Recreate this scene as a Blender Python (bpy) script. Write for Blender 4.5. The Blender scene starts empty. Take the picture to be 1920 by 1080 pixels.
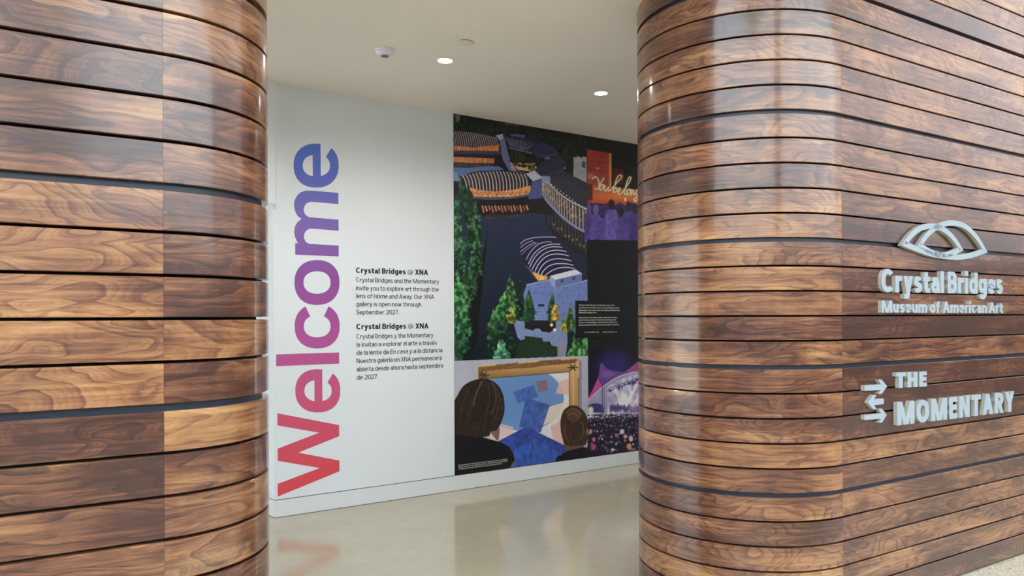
import bpy, math, random
import numpy as np
from math import sin, cos, pi, radians, hypot, atan2

sc = bpy.context.scene
COL = sc.collection
# ------------------------------------------------------------------ measured layout
F = 1416.6; HY = 593.0; ROLL = 0.0037
TH = radians(58.07)                       # bearing of the timber wall
DX, DY = sin(TH), cos(TH); NX, NY = -cos(TH), sin(TH)
DW = 2.2985                               # distance of the timber face from the viewer
MOD = 0.617; Z0 = -0.5928
H = (3 + Z0) * MOD                        # eye height
THM = radians(56.25); DM = 5.618          # mural wall bearing and distance
MX, MY = sin(THM), cos(THM); KX, KY = -cos(THM), sin(THM)
CEIL = H + 1.727                          # passage ceiling
LCEIL = 7.8                               # concourse ceiling

# ------------------------------------------------------------------ camera
cam = bpy.data.cameras.new('camera'); cam_o = bpy.data.objects.new('camera', cam); COL.objects.link(cam_o)
cam.sensor_width = 36; cam.lens = 36 * F / 1920
cam.shift_y = (HY - 540) / 1920
cam_o.location = (0, 0, H)
cam_o.rotation_euler = (radians(90), ROLL, 0)
cam.clip_start = .05
sc.camera = cam_o
# ------------------------------------------------------------------ exposure
sc.view_settings.view_transform = 'Standard'; sc.view_settings.look = 'None'
sc.view_settings.gamma = 1; sc.view_settings.use_curve_mapping = False
sc.view_settings.exposure = 0.0
# ------------------------------------------------------------------ sky outside the concourse windows
wd = bpy.data.worlds.new('sky'); sc.world = wd; wd.use_nodes = True
nt = wd.node_tree; bg = nt.nodes['Background']
tc = nt.nodes.new('ShaderNodeTexCoord'); sp = nt.nodes.new('ShaderNodeSeparateXYZ'); nt.links.new(tc.outputs['Generated'], sp.inputs[0])
rp = nt.nodes.new('ShaderNodeValToRGB'); nt.links.new(sp.outputs[2], rp.inputs[0])
rp.color_ramp.elements[0].position = 0.0; rp.color_ramp.elements[0].color = (.62, .61, .58, 1)
rp.color_ramp.elements[1].position = 1.0; rp.color_ramp.elements[1].color = (.55, .70, .98, 1)
e = rp.color_ramp.elements.new(.015); e.color = (.30, .33, .34, 1)
e = rp.color_ramp.elements.new(.12); e.color = (.42, .48, .54, 1)
e = rp.color_ramp.elements.new(.27); e.color = (.82, .91, 1.0, 1)
e = rp.color_ramp.elements.new(.5); e.color = (.74, .86, 1.0, 1)
nt.links.new(rp.outputs[0], bg.inputs[0]); bg.inputs[1].default_value = 9.2


def WP(s, n, z=0.0):
    return (s * DX + n * NX, s * DY + n * NY, z)


def MP(s, k, z=0.0):                      # mural wall frame: s along, k away from the viewer, z up
    return (s * MX + k * KX, s * MY + k * KY, z)


def area(name, s, n, z, sx, sz, face, power, col, portal=False):
    l = bpy.data.lights.new(name, 'AREA'); l.shape = 'RECTANGLE'; l.size = sx; l.size_y = sz; l.energy = power; l.color = col
    o = bpy.data.objects.new(name, l); COL.objects.link(o); o.location = WP(s, n, z)
    o.rotation_euler = (radians(90), 0, face); l.cycles.is_portal = portal
    return o


# portals in the window openings only steer the sampling of the sky
S_MIN, S_MAX, N_MIN = -5.5, 13.0, -7.0
SILL = 2.7; WHEAD = 7.3
WD = pi / 2 - TH
area('window_portal', (.6 + S_MAX) / 2, N_MIN, (SILL + WHEAD) / 2, S_MAX - .6, WHEAD - SILL, WD + pi, 0, (1, 1, 1), True)
area('window_portal', (S_MIN - 1.0) / 2, N_MIN, (SILL + WHEAD) / 2, -1.0 - S_MIN, WHEAD - SILL, WD + pi, 0, (1, 1, 1), True)
area('window_portal', S_MAX, (N_MIN + DW) / 2, (2.3 + WHEAD) / 2, DW - N_MIN - .6, WHEAD - 2.3, WD - pi / 2, 0, (1, 1, 1), True)
area('window_portal', S_MIN, (N_MIN + 1.2) / 2, (SILL + WHEAD) / 2, 1.2 - N_MIN - .3, WHEAD - SILL, WD + pi / 2, 0, (1, 1, 1), True)
area('window_portal', -3.78, (DW + .8 + 9.3) / 2, 1.6, 9.3 - DW - .9, 3.0, WD + pi / 2, 0, (1, 1, 1), True)
area('window_portal', 10.48, (DW + 1.25 + 9.3) / 2, 1.6, 9.3 - DW - 1.35, 3.0, WD - pi / 2, 0, (1, 1, 1), True)

# ------------------------------------------------------------------ helpers
def lin(c):
    return tuple(((x / 255) / 12.92 if x / 255 <= .04045 else (((x / 255) + .055) / 1.055) ** 2.4) for x in c)


def mat(name, col, rough=.5, spec=.5, metal=0.0, emit=None, coat=0.0, coat_r=.1):
    m = bpy.data.materials.new(name); m.use_nodes = True; b = m.node_tree.nodes['Principled BSDF']
    b.inputs['Base Color'].default_value = (*col, 1); b.inputs['Roughness'].default_value = rough
    b.inputs['Specular IOR Level'].default_value = spec; b.inputs['Metallic'].default_value = metal
    b.inputs['Coat Weight'].default_value = coat; b.inputs['Coat Roughness'].default_value = coat_r
    if emit:
        b.inputs['Emission Color'].default_value = (*emit[0], 1); b.inputs['Emission Strength'].default_value = emit[1]
    return m


class NB:                                 # tiny node builder
    def __init__(s, m):
        s.t = m.node_tree; s.b = s.t.nodes['Principled BSDF']

    def n(s, kind, **kw):
        o = s.t.nodes.new('ShaderNode' + kind)
        for k, v in kw.items(): setattr(o, k, v)
        return o

    def l(s, a, b): s.t.links.new(a, b)

    def val(s, sock, v):
        if isinstance(v, (int, float, tuple)): sock.default_value = v
        else: s.l(v, sock)

    def m(s, op, a, b=0.0, c=0.0):
        o = s.n('Math', operation=op)
        s.val(o.inputs[0], a); s.val(o.inputs[1], b); s.val(o.inputs[2], c)
        return o.outputs[0]

    def noise(s, vec, scale, detail=2.0, rough=.5, dist=0.0, dims='3D'):
        o = s.n('TexNoise'); o.noise_dimensions = dims
        s.l(vec, o.inputs['Vector']); o.inputs['Scale'].default_value = scale; o.inputs['Detail'].default_value = detail
        o.inputs['Roughness'].default_value = rough; o.inputs['Distortion'].default_value = dist
        return o.outputs['Fac']

    def vec(s, x, y, z=0.0):
        o = s.n('CombineXYZ'); s.val(o.inputs[0], x); s.val(o.inputs[1], y); s.val(o.inputs[2], z); return o.outputs[0]

    def ramp(s, f, stops):
        o = s.n('ValToRGB'); s.l(f, o.inputs[0]); cr = o.color_ramp
        cr.elements[0].position = stops[0][0]; cr.elements[0].color = (*stops[0][1], 1)
        cr.elements[1].position = stops[-1][0]; cr.elements[1].color = (*stops[-1][1], 1)
        for p, c in stops[1:-1]: cr.elements.new(p).color = (*c, 1)
        return o.outputs[0]

    def mix(s, f, a, b, kind='MIX'):
        o = s.n('Mix', data_type='RGBA', blend_type=kind)
        s.val(o.inputs[0], f)
        for k, v in ((6, a), (7, b)):
            if isinstance(v, tuple): o.inputs[k].default_value = (*v, 1)
            else: s.l(v, o.inputs[k])
        return o.outputs[2]


def link(name, me, m=None, parent=None):
    o = bpy.data.objects.new(name, me); COL.objects.link(o)
    if m: me.materials.append(m)
    if parent: o.parent = parent
    return o


def mesh(name, vs, fs, m=None, parent=None, smooth=False):
    me = bpy.data.meshes.new(name); me.from_pydata([tuple(v) for v in vs], [], fs); me.update()
    if smooth: me.polygons.foreach_set('use_smooth', [True] * len(me.polygons))
    return link(name, me, m, parent)


def prism(poly, fr, a, b):
    """poly: 2D outline, fr(x, y, depth)->point; returns verts, faces of the closed extrusion."""
    n = len(poly)
    vs = [fr(x, y, a) for x, y in poly] + [fr(x, y, b) for x, y in poly]
    fs = [tuple(range(n - 1, -1, -1)), tuple(range(n, 2 * n))]
    fs += [(i, (i + 1) % n, n + (i + 1) % n, n + i) for i in range(n)]
    return vs, fs


def box(name, fr, x0, x1, y0, y1, z0, z1, m, parent=None):
    vs = [fr(x, y, z) for z in (z0, z1) for x, y in ((x0, y0), (x1, y0), (x1, y1), (x0, y1))]
    fs = [(3, 2, 1, 0), (4, 5, 6, 7), (0, 1, 5, 4), (1, 2, 6, 5), (2, 3, 7, 6), (3, 0, 4, 7)]
    return mesh(name, vs, fs, m, parent)


def merge(parts):
    vs, fs = [], []
    for v, f in parts:
        o = len(vs); vs += v; fs += [tuple(i + o for i in q) for q in f]
    return vs, fs


def thing(name, label, cat, loc=(0, 0, 0), group=None):
    o = bpy.data.objects.new(name, None); COL.objects.link(o); o.location = loc; o.empty_display_size = .1
    o['label'] = label; o['category'] = cat
    if group: o['group'] = group
    return o


def tag(o, label, cat, group=None):
    o['label'] = label; o['category'] = cat
    if group: o['group'] = group
    return o


def struct(o):
    o['kind'] = 'structure'; return o


def under(o, parent):                     # keep world position below an Empty that stands elsewhere
    o.parent = parent; o.matrix_parent_inverse = mathutils_inv(parent.location); return o


def mathutils_inv(loc):
    import mathutils
    return mathutils.Matrix.Translation(-loc)


def ray(px, py):                          # direction of a measured point, per unit of depth
    U = (px - 960) / F; V = (py - HY) / F
    return U * cos(ROLL) + V * sin(ROLL), -U * sin(ROLL) + V * cos(ROLL)


def on_wall(px, py, dist=DW):             # where it lies on the timber wall: (s, z)
    u, v = ray(px, py); t = dist / (u * NX + NY)
    return (u * t * DX + t * DY, H - v * t)


def on_mural(px, py, dist=DM):
    u, v = ray(px, py); t = dist / (u * KX + KY)
    return (u * t * MX + t * MY, H - v * t)


# ------------------------------------------------------------------ materials
def walnut():
    m = mat('walnut_board', (.2, .1, .06), .32, .5, coat=.7, coat_r=.12); b = NB(m)
    uv = b.n('UVMap').outputs[0]; sx = b.n('SeparateXYZ'); b.l(uv, sx.inputs[0])
    oi = b.n('ObjectInfo'); oc = b.n('SeparateColor'); b.l(oi.outputs['Color'], oc.inputs[0])
    tone, seed, fig = oc.outputs[0], oc.outputs[1], oc.outputs[2]
    su = b.m('MULTIPLY', seed, 91.0); sv = b.m('MULTIPLY', seed, 57.0); sw = b.m('MULTIPLY', seed, 23.0)
    u = b.m('ADD', sx.outputs[0], su); v = b.m('ADD', sx.outputs[1], sv)
    # broad figure: contours of a smooth stretched field read as flat-sawn cathedrals
    warp = b.noise(b.vec(b.m('MULTIPLY', u, 3.0), b.m('MULTIPLY', v, 9.0), sw), 1.0, 2, .5)
    stretch = b.m('MULTIPLY_ADD', fig, 2.0, .45)
    fld = b.noise(b.vec(b.m('MULTIPLY', u, stretch), b.m('MULTIPLY_ADD', v, 7.0, b.m('MULTIPLY', warp, .9)), sw), 1.0, 1.6, .42, .25)
    wig = b.noise(b.vec(b.m('MULTIPLY', u, 22.0), b.m('MULTIPLY', v, 70.0), sw), 1.0, 3, .6)
    fw = b.m('MULTIPLY_ADD', wig, .016, fld)
    ph = b.m('MULTIPLY', fw, b.m('MULTIPLY_ADD', fig, 6.0, 12.0))
    saw = b.m('FRACT', ph)
    late = b.m('POWER', saw, 3.0)                                  # late wood line, soft on one side
    edge = b.m('SMOOTH_MIN', late, b.m('MULTIPLY', b.m('SUBTRACT', 1.0, saw), 9.0), .1)
    # second, finer order of rings
    saw2 = b.m('FRACT', b.m('MULTIPLY', fw, 61.0)); late2 = b.m('POWER', saw2, 2.0)
    streak = b.noise(b.vec(b.m('MULTIPLY', u, 3.5), b.m('MULTIPLY', v, 95.0), sw), 1.0, 4, .6)
    pore = b.noise(b.vec(b.m('MULTIPLY', u, 26.0), b.m('MULTIPLY', v, 620.0), sw), 1.0, 2, .6)
    blot = b.noise(b.vec(b.m('MULTIPLY', u, 1.7), b.m('MULTIPLY', v, 6.5), b.m('ADD', sw, 9.0)), 1.0, 3, .55)
    curl = b.noise(b.vec(b.m('MULTIPLY', u, 17.0), b.m('MULTIPLY', v, 6.0), sw), 1.0, 2, .5)
    # base tone of the board
    t = b.m('ADD', tone, b.m('MULTIPLY', b.m('SUBTRACT', blot, .5), 1.25))
    t = b.m('ADD', t, b.m('MULTIPLY', b.m('SUBTRACT', streak, .5), .62))
    t = b.m('ADD', t, b.m('MULTIPLY', b.m('SUBTRACT', curl, .5), .22))
    t = b.m('SUBTRACT', t, b.m('MULTIPLY', edge, .31))
    t = b.m('SUBTRACT', t, b.m('MULTIPLY', late2, .10))
    t = b.m('SUBTRACT', t, b.m('MULTIPLY', b.m('GREATER_THAN', pore, .62), .07))
    t = b.m('SMOOTH_MAX', t, .06, .35)
    base = b.ramp(t, [(0.0, lin((38, 18, 14))), (.2, lin((78, 41, 30))), (.42, lin((122, 77, 52))), (.62, lin((156, 108, 70))),
                      (.82, lin((180, 134, 88))), (1.0, lin((202, 162, 112)))])
    sap = b.noise(b.vec(b.m('MULTIPLY', u, 1.1), b.m('MULTIPLY_ADD', v, 13.0, b.m('MULTIPLY', warp, 2.2)), b.m('ADD', sw, 51.0)), 1.0, 2, .5)
    sapm = b.m('MULTIPLY', b.m('SMOOTH_MIN', b.m('MAXIMUM', b.m('MULTIPLY', b.m('SUBTRACT', sap, .62), 7.0), 0.0), 1.0, .2), b.m('MULTIPLY_ADD', t, .7, .1))
    base = b.mix(sapm, base, lin((222, 176, 118)))
    hue = b.noise(b.vec(b.m('MULTIPLY', u, .9), b.m('MULTIPLY', v, 5.0), b.m('ADD', sw, 31.0)), 1.0, 2, .5)
    warm = b.mix(b.m('MULTIPLY', b.m('SUBTRACT', hue, .42), 1.6), base, (1.0, .89, .86), 'MULTIPLY')
    # knots
    vo = b.n('TexVoronoi', feature='F1'); b.l(b.vec(b.m('MULTIPLY', u, 1.5), b.m('MULTIPLY', v, 3.8), sw), vo.inputs['Vector']); vo.inputs['Scale'].default_value = 1.0
    kn = b.ramp(vo.outputs['Distance'], [(.03, (.35, .3, .28)), (.075, (1, 1, 1))])
    col = b.mix(.8, warm, kn, 'MULTIPLY')
    grain = b.ramp(b.m('MULTIPLY_ADD', pore, .5, b.m('MULTIPLY', streak, .5)), [(.34, (.80, .76, .74)), (.66, (1.16, 1.17, 1.18))])
    col = b.mix(.75, col, grain, 'MULTIPLY')
    b.l(col, b.b.inputs['Base Color'])
    b.l(b.m('MULTIPLY_ADD', streak, .12, .27), b.b.inputs['Roughness'])
    bp = b.n('Bump'); bp.inputs['Strength'].default_value = .12; bp.inputs['Distance'].default_value = .0012
    b.l(b.m('ADD', streak, b.m('MULTIPLY', pore, .5)), bp.inputs['Height']); b.l(bp.outputs[0], b.b.inputs['Normal'])
    return m


def plaster(name, col, rough=.6):
    m = mat(name, col, rough, .3); b = NB(m); g = b.n('NewGeometry').outputs['Position']
    f = b.noise(g, 1.3, 3); c = b.ramp(f, [(.3, tuple(x * .975 for x in col)), (.7, tuple(min(1, x * 1.02) for x in col))])
    b.l(c, b.b.inputs['Base Color'])
    bp = b.n('Bump'); bp.inputs['Strength'].default_value = .05; bp.inputs['Distance'].default_value = .001
    b.l(b.noise(g, 260.0, 2), bp.inputs['Height']); b.l(bp.outputs[0], b.b.inputs['Normal'])
    return m


def concrete():
    m = mat('polished_concrete', (.4, .37, .3), .1, .5); b = NB(m); g = b.n('NewGeometry').outputs['Position']
    f = b.noise(g, 1.1, 5, .6, .4); f2 = b.noise(g, 9.0, 4, .6)
    c = b.ramp(b.m('MULTIPLY_ADD', f2, .35, b.m('MULTIPLY', f, .65)), [(.32, lin((161, 154, 137))), (.5, lin((168, 161, 143))), (.68, lin((175, 168, 150)))])
    sp_ = b.n('TexVoronoi'); b.l(g, sp_.inputs['Vector']); sp_.inputs['Scale'].default_value = 42.0
    k = b.ramp(sp_.outputs['Distance'], [(.05, (1.08, 1.08, 1.06)), (.12, (1, 1, 1))])
    b.l(b.mix(.6, c, k, 'MULTIPLY'), b.b.inputs['Base Color'])
    b.l(b.m('MULTIPLY_ADD', f2, .08, .07), b.b.inputs['Roughness'])
    return m


def terrazzo():
    m = mat('concourse_terrazzo', (.7, .65, .55), .22, .5); b = NB(m); g = b.n('NewGeometry').outputs['Position']
    v1 = b.n('TexVoronoi'); b.l(g, v1.inputs['Vector']); v1.inputs['Scale'].default_value = 130.0
    sepc = b.n('SeparateColor'); b.l(v1.outputs['Color'], sepc.inputs[0])
    c = b.ramp(sepc.outputs[0], [(0, lin((150, 132, 108))), (.1, lin((205, 192, 168))), (.5, lin((228, 219, 198))), (.9, lin((240, 233, 216))), (1, lin((180, 160, 132)))])
    b.l(c, b.b.inputs['Base Color'])
    return m


M = {
    'walnut': walnut(), 'channel': mat('reveal_channel_paint', (.012, .018, .036), .38, .45),
    'backing': mat('recess_backing', (.012, .012, .014), .6, .3),
    'wall': plaster('white_wall_paint', (.775, .81, .86)),
    'base': plaster('baseboard_paint', (.75, .77, .80), .4),
    'ceil': plaster('ceiling_paint', (.86, .785, .70)),
    'lobby': plaster('concourse_wall_paint', (.20, .14, .12)),
    'lceil': plaster('concourse_ceiling_paint', (.82, .80, .76)),
    'floor': concrete(), 'terrazzo': terrazzo(),
    'black': mat('black_print', (.012, .012, .014), .35, .4),
    'ink': mat('black_vinyl', (.018, .018, .02), .5, .3),
    'white_ink': mat('white_print', (.62, .62, .58), .5, .3),
    'metal': mat('silver_sign_face', lin((158, 168, 178)), .45, .4),
    'metal_side': mat('silver_sign_return', lin((178, 176, 166)), .45, .4),
    'plastic': mat('white_plastic', (.75, .76, .80), .4, .5),
    'grille': mat('detector_grille', (.22, .22, .21), .6, .3),
    'cover': mat('cover_plate_paint', (.74, .71, .60), .5, .3),
    'trim': mat('downlight_trim', (.85, .83, .78), .4, .5),
    'lens': mat('downlight_lens', (1, 1, 1), .4, .5, emit=((1.0, .87, .68), 26.0)),
    'mullion': mat('window_mullion', (.10, .10, .11), .4, .5),
    'glass': mat('window_glass', (1, 1, 1), .0, .5),
    'glass_dim': mat('dimming_window_glass', (1, 1, 1), 0, .5),  # tint added to dim the end window's reflection in the right boards
    'groove': mat('shadow_groove', (.05, .05, .05), .8, .2),
}
for gkey, gcol in (('glass', (.93, .96, .95, 1)), ('glass_dim', (.60, .56, .54, 1))):
    gm = M[gkey].node_tree
    tr = gm.nodes.new('ShaderNodeBsdfTransparent'); gl = gm.nodes.new('ShaderNodeBsdfGlossy'); gl.inputs['Roughness'].default_value = 0
    mx = gm.nodes.new('ShaderNodeMixShader'); mx.inputs[0].default_value = .08
    tr.inputs[0].default_value = gcol
    gm.links.new(tr.outputs[0], mx.inputs[1]); gm.links.new(gl.outputs[0], mx.inputs[2])
    gm.links.new(mx.outputs[0], gm.nodes['Material Output'].inputs[0])

# ------------------------------------------------------------------ the shell of the place
RR, SR = .5965, 3.348                     # right pod: corner radius, where its flat face begins
RL, SL = .3658, .2897
R_END, L_END = 10.5, -5.3                 # ends of the timber faces
LEV_TOP = -3
Z_TOP = H - (LEV_TOP + Z0) * MOD
BT = .019                                 # board thickness
BACK = .038                               # backing lies this far behind the board face


def pod_outline(side, inset, end, depth_extra=0.0):
    """plan outline (s, n) of a pod with a half-round end."""
    pts = []
    if side == 'R':
        c = (SR, DW + RR); r = RR - inset
        pts.append((end, DW + inset))
        for i in range(25):
            a = pi * i / 24
            pts.append((c[0] - r * sin(a), c[1] - r * cos(a)))
        pts.append((end, DW + 2 * RR - inset))
    else:
        c = (SL, DW + RL); r = RL - inset
        pts.append((end, DW + inset))
        for i in range(25):
            a = pi * i / 24
            pts.append((c[0] + r * sin(a), c[1] - r * cos(a)))
        pts.append((end, DW + 2 * RL - inset))
    return pts


def solid(name, pts, z0, z1, m, frame=WP, parent=None, smooth=False):
    v, f = prism(pts, lambda x, y, z: frame(x, y, z), z0, z1)
    o = mesh(name, v, f, m, parent)
    return o


wall_r = struct(solid('wall_right', pod_outline('R', BACK, R_END), 0, Z_TOP, M['backing']))
wall_l = struct(solid('wall_left', pod_outline('L', BACK, L_END), 0, Z_TOP, M['backing']))
struct(box('floor', WP, -6.0, 10.6, 1.9 + .4, 9.4, -.12, 0, M['floor']))
struct(box('floor', WP, S_MIN - .2, S_MAX + .2, N_MIN - .2, 2.3, -.12, 0, M['terrazzo']))
struct(box('ceiling', WP, -6.0, 10.6, DW + .2, 9.4, CEIL, CEIL + .12, M['ceil']))
struct(box('ceiling', WP, S_MIN - .2, S_MAX + .2, N_MIN - .2, DW + .4, LCEIL, LCEIL + .15, M['lceil']))
# header over the opening and the strip of wall above the timber
struct(box('wall_header', WP, SL + .31, SR - .43, DW + .2, DW + .32, CEIL, Z_TOP, M['wall']))
struct(box('wall_upper', WP, S_MIN - .2, S_MAX + .2, DW + .03, DW + .5, Z_TOP, LCEIL, M['lceil']))
struct(box('wall_far', WP, R_END, S_MAX + .2, DW + .03, DW + .3, 0, Z_TOP, M['lobby']))


# concourse walls with high window bands (behind the viewer and at the far end)
def window_wall(name, along, a0, a1, fixed, t, sill, head, frame_fn, n_bays, wname, ztop=LCEIL):
    w = struct(frame_box(name, frame_fn, a0, a1, fixed, t, 0, sill, M['lobby']))
    struct(frame_box(name + '_head', frame_fn, a0, a1, fixed, t, head, ztop, M['lceil']))
    bw = (a1 - a0) / n_bays
    wf = struct(frame_box(wname, frame_fn, a0 + .02, a1 - .02, fixed + t * .35, t * .3, sill, sill + .06, M['mullion']))
    frame_box('window_rail', frame_fn, a0 + .02, a1 - .02, fixed + t * .35, t * .3, head - .06, head, M['mullion'], wf)
    for i in range(n_bays + 1):
        x = min(max(a0 + i * bw, a0 + .04), a1 - .04)
        frame_box('mullion', frame_fn, x - .03, x + .03, fixed + t * .35, t * .3, sill + .06, head - .06, M['mullion'], wf)
    for i in range(n_bays):
        frame_box('pane', frame_fn, a0 + i * bw + .05, a0 + (i + 1) * bw - .05, fixed + t * .48, t * .06, sill + .06, head - .06, M['glass_dim' if wname == 'window_2' else 'glass'], wf)


def frame_box(name, fn, a0, a1, f0, ft, z0, z1, m, parent=None):
    f1 = f0 + ft
    vs = [fn(a, f, z) for z in (z0, z1) for a, f in ((a0, f0), (a1, f0), (a1, f1), (a0, f1))]
    fs = [(3, 2, 1, 0), (4, 5, 6, 7), (0, 1, 5, 4), (1, 2, 6, 5), (2, 3, 7, 6), (3, 0, 4, 7)]
    return mesh(name, vs, fs, m, parent)


window_wall('wall_back', 's', .4, S_MAX + .2, N_MIN - .2, .2, SILL, WHEAD, lambda a, f, z: WP(a, f, z), 8, 'window_1')
window_wall('wall_back', 's', S_MIN - .2, -.6, N_MIN - .2, .2, SILL, WHEAD, lambda a, f, z: WP(a, f, z), 3, 'window_6')
struct(box('added_glare_pier', WP, -.6, .4, N_MIN - .2, N_MIN, 0, LCEIL, M['lceil']))  # unseen pier added to block window glare on the left boards
window_wall('wall_end', 'n', N_MIN, DW + .03, S_MAX, .2, 2.3, WHEAD, lambda a, f, z: WP(f, a, z), 6, 'window_2')
window_wall('wall_side', 'n', N_MIN, 1.2, S_MIN - .2, .2, SILL, WHEAD, lambda a, f, z: WP(f, a, z), 5, 'window_3')
struct(box('wall_side_pier', WP, S_MIN - .2, S_MIN, 1.2, DW + .03, 0, LCEIL, M['lobby']))

# ------------------------------------------------------------------ the mural wall (white block with reveal above the base)
S_COR = on_mural(512, 935)[0]
BASE_H = .1287
M_END = 9.0
S_ENDM = 8.6
rdir = radians(-39.8)                     # the return beside the corner recedes on its own bearing
RXs, RYs = sin(rdir), cos(rdir)
c0 = MP(S_COR, DM)
ret = (c0[0] + RXs * 1.6, c0[1] + RYs * 1.6)
far = MP(S_ENDM, DM); far2 = MP(S_ENDM, DM + 1.4); ret2 = ret


def xyprism(name, pts, z0, z1, m, parent=None):
    v, f = prism(pts, lambda x, y, z: (x, y, z), z0, z1); return mesh(name, v, f, m, parent)


def inset_block(d):
    a = MP(S_COR + d * .9, DM + d); b2 = MP(S_ENDM, DM + d)
    return [a[:2], b2[:2], far2[:2], (ret[0] + d, ret[1])]


struct(xyprism('wall_mural', inset_block(0), BASE_H + .0055, CEIL, M['wall']))
struct(xyprism('trim_1', inset_block(.010), 0, BASE_H + .0055, M['groove']))
bb = inset_block(0)
struct(xyprism('baseboard_mural', bb, .0035, BASE_H - .0005, M['base']))
# lintel box that drops from the ceiling at the left corner
tb0, tb1 = on_mural(486, 300)[0], on_mural(518.5, 300, DM - .045)[0]
zt = on_mural(518, 379, DM - .045)[1]
struct(box('trim_2', MP, tb0 - .5, tb1, DM - .045, DM - .003, zt, CEIL, M['wall']))
# enclosing walls of the passage, out of view; their end glazing is added light
struct(box('wall_passage_far', WP, -6.0, 10.6, 9.3, 9.4, 0, CEIL, M['wall']))
window_wall('wall_passage_left', 'n', DW + .8, 9.3, -3.9, .1, .08, CEIL - .08, lambda a, f, z: WP(f, a, z), 5, 'added_window_left', CEIL)  # unseen glazed end, added to lift the passage ceiling and upper wall
window_wall('wall_passage_right', 'n', DW + 1.25, 9.3, 10.5, .1, .08, CEIL - .08, lambda a, f, z: WP(f, a, z), 4, 'added_window_right', CEIL)  # second added glazed end, lets sky and ground light into the passage

# ------------------------------------------------------------------ the walnut boards
G_THIN, G_THICK = .0085, .0215
BH = (MOD - G_THICK - 4 * G_THIN) / 5


def sweep_board(name, path, z0, z1, u0, face=0.0, thick=BT, m='walnut'):
    """path: list of (x, y, nx, ny) on the face with outward normal; one closed board with eased edges."""
    ch = .0016
    prof = [(-face, z0 + ch), (-face, z1 - ch), (-face - ch, z1), (-face - thick, z1), (-face - thick, z0), (-face - ch, z0)]
    vs, fs, us = [], [], []
    L = u0; k = len(prof); prev = None
    n = len(path)
    for i, (x, y, nx, ny) in enumerate(path):
        if prev: L += hypot(x - prev[0], y - prev[1])
        prev = (x, y)
        for (dd, z) in prof:
            vs.append((x + nx * dd, y + ny * dd, z)); us.append((L, z - dd))
    for i in range(n - 1):
        for j in range(k):
            a = i * k + j; b2 = i * k + (j + 1) % k
            fs.append((a, a + k, b2 + k, b2))
    fs.append(tuple(range(k))); fs.append(tuple(range((n - 1) * k, n * k))[::-1])
    me = bpy.data.meshes.new(name); me.from_pydata(vs, [], fs); me.update()
    uvl = me.uv_layers.new(name='UVMap')
    li = np.empty(len(me.loops), dtype=np.int32); me.loops.foreach_get('vertex_index', li)
    uvl.data.foreach_set('uv', np.array(us, dtype=np.float32)[li].ravel())
    if n > 2:
        fl = [True] * len(me.polygons); fl[-1] = fl[-2] = False
        me.polygons.foreach_set('use_smooth', fl)
        for e in me.edges:                # long edges and the two ends stay crisp
            a, b2 = e.vertices; ra, rb = a // k, b2 // k
            e.use_edge_sharp = ra != rb or ra in (0, n - 1)
    me.materials.append(M[m])
    return me


def flat_path(sa, sb):
    ox, oy = -NX, -NY
    a, b2 = (sa, sb)
    return [(*WP(a, DW)[:2], ox, oy), (*WP(b2, DW)[:2], ox, oy)]


def arc_path(side, a0, a1, n):
    out = []
    for i in range(n + 1):
        a = a0 + (a1 - a0) * i / n
        if side == 'R':
            nn = (-sin(a), -cos(a)); c = (SR, DW + RR); r = RR
        else:
            nn = (sin(a), -cos(a)); c = (SL, DW + RL); r = RL
        p = WP(c[0] + r * nn[0], c[1] + r * nn[1])
        o = (nn[0] * DX + nn[1] * NX, nn[0] * DY + nn[1] * NY)
        out.append((p[0], p[1], o[0], o[1]))
    return out


# tones read from the photograph, top to bottom per bay of five boards
TL = {-2: (.45, .46, .46, .45, .42), -1: (.46, .45, .42, .42, .38), 0: (.54, .53, .50, .62, .62), 1: (.34, .37, .34, .55, .45), 2: (.4, .5, .3, .4, .5)}
TLC = {-2: (.45, .5, .5, .5, .48), -1: (.48, .50, .50, .42, .46), 0: (.42, .42, .42, .48, .50), 1: (.80, .40, .58, .45, .46), 2: (.4, .5, .3, .4, .5)}
TRC = {k_: tuple(x_ + .05 for x_ in v_) for k_, v_ in {-2: (.34, .38, .42, .46, .34), -1: (.38, .46, .34, .50, .58), 0: (.40, .54, .52, .36, .42), 1: (.42, .42, .36, .56, .42), 2: (.42, .30, .50, .48, .42)}.items()}
TRF = {-2: (.48, .50, .46, .46, .44), -1: (.46, .46, .44, .38, .24), 0: (.34, .34, .34, .22, .44), 1: (.22, .26, .24, .50, .42), 2: (.42, .46, .48, .46, .36)}
rnd = random.Random(11)
SEAM = .0005
cols = [
    ('L', flat_path(L_END, SL - 4.2 - SEAM), None, 2.0), ('L', flat_path(SL - 4.2, SL - SEAM), TL, 0.0), ('LC', arc_path('L', 0, radians(176), 30), TLC, 0.0),
    ('RC', arc_path('R', radians(176), 0, 44), TRC, 0.0), ('R', flat_path(SR + SEAM, SR + 1.83), TRF, 0.0),
    ('R', flat_path(SR + 1.83 + SEAM, SR + 4.27), None, 2.0), ('R', flat_path(SR + 4.27 + SEAM, R_END), None, 5.0)]
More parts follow.
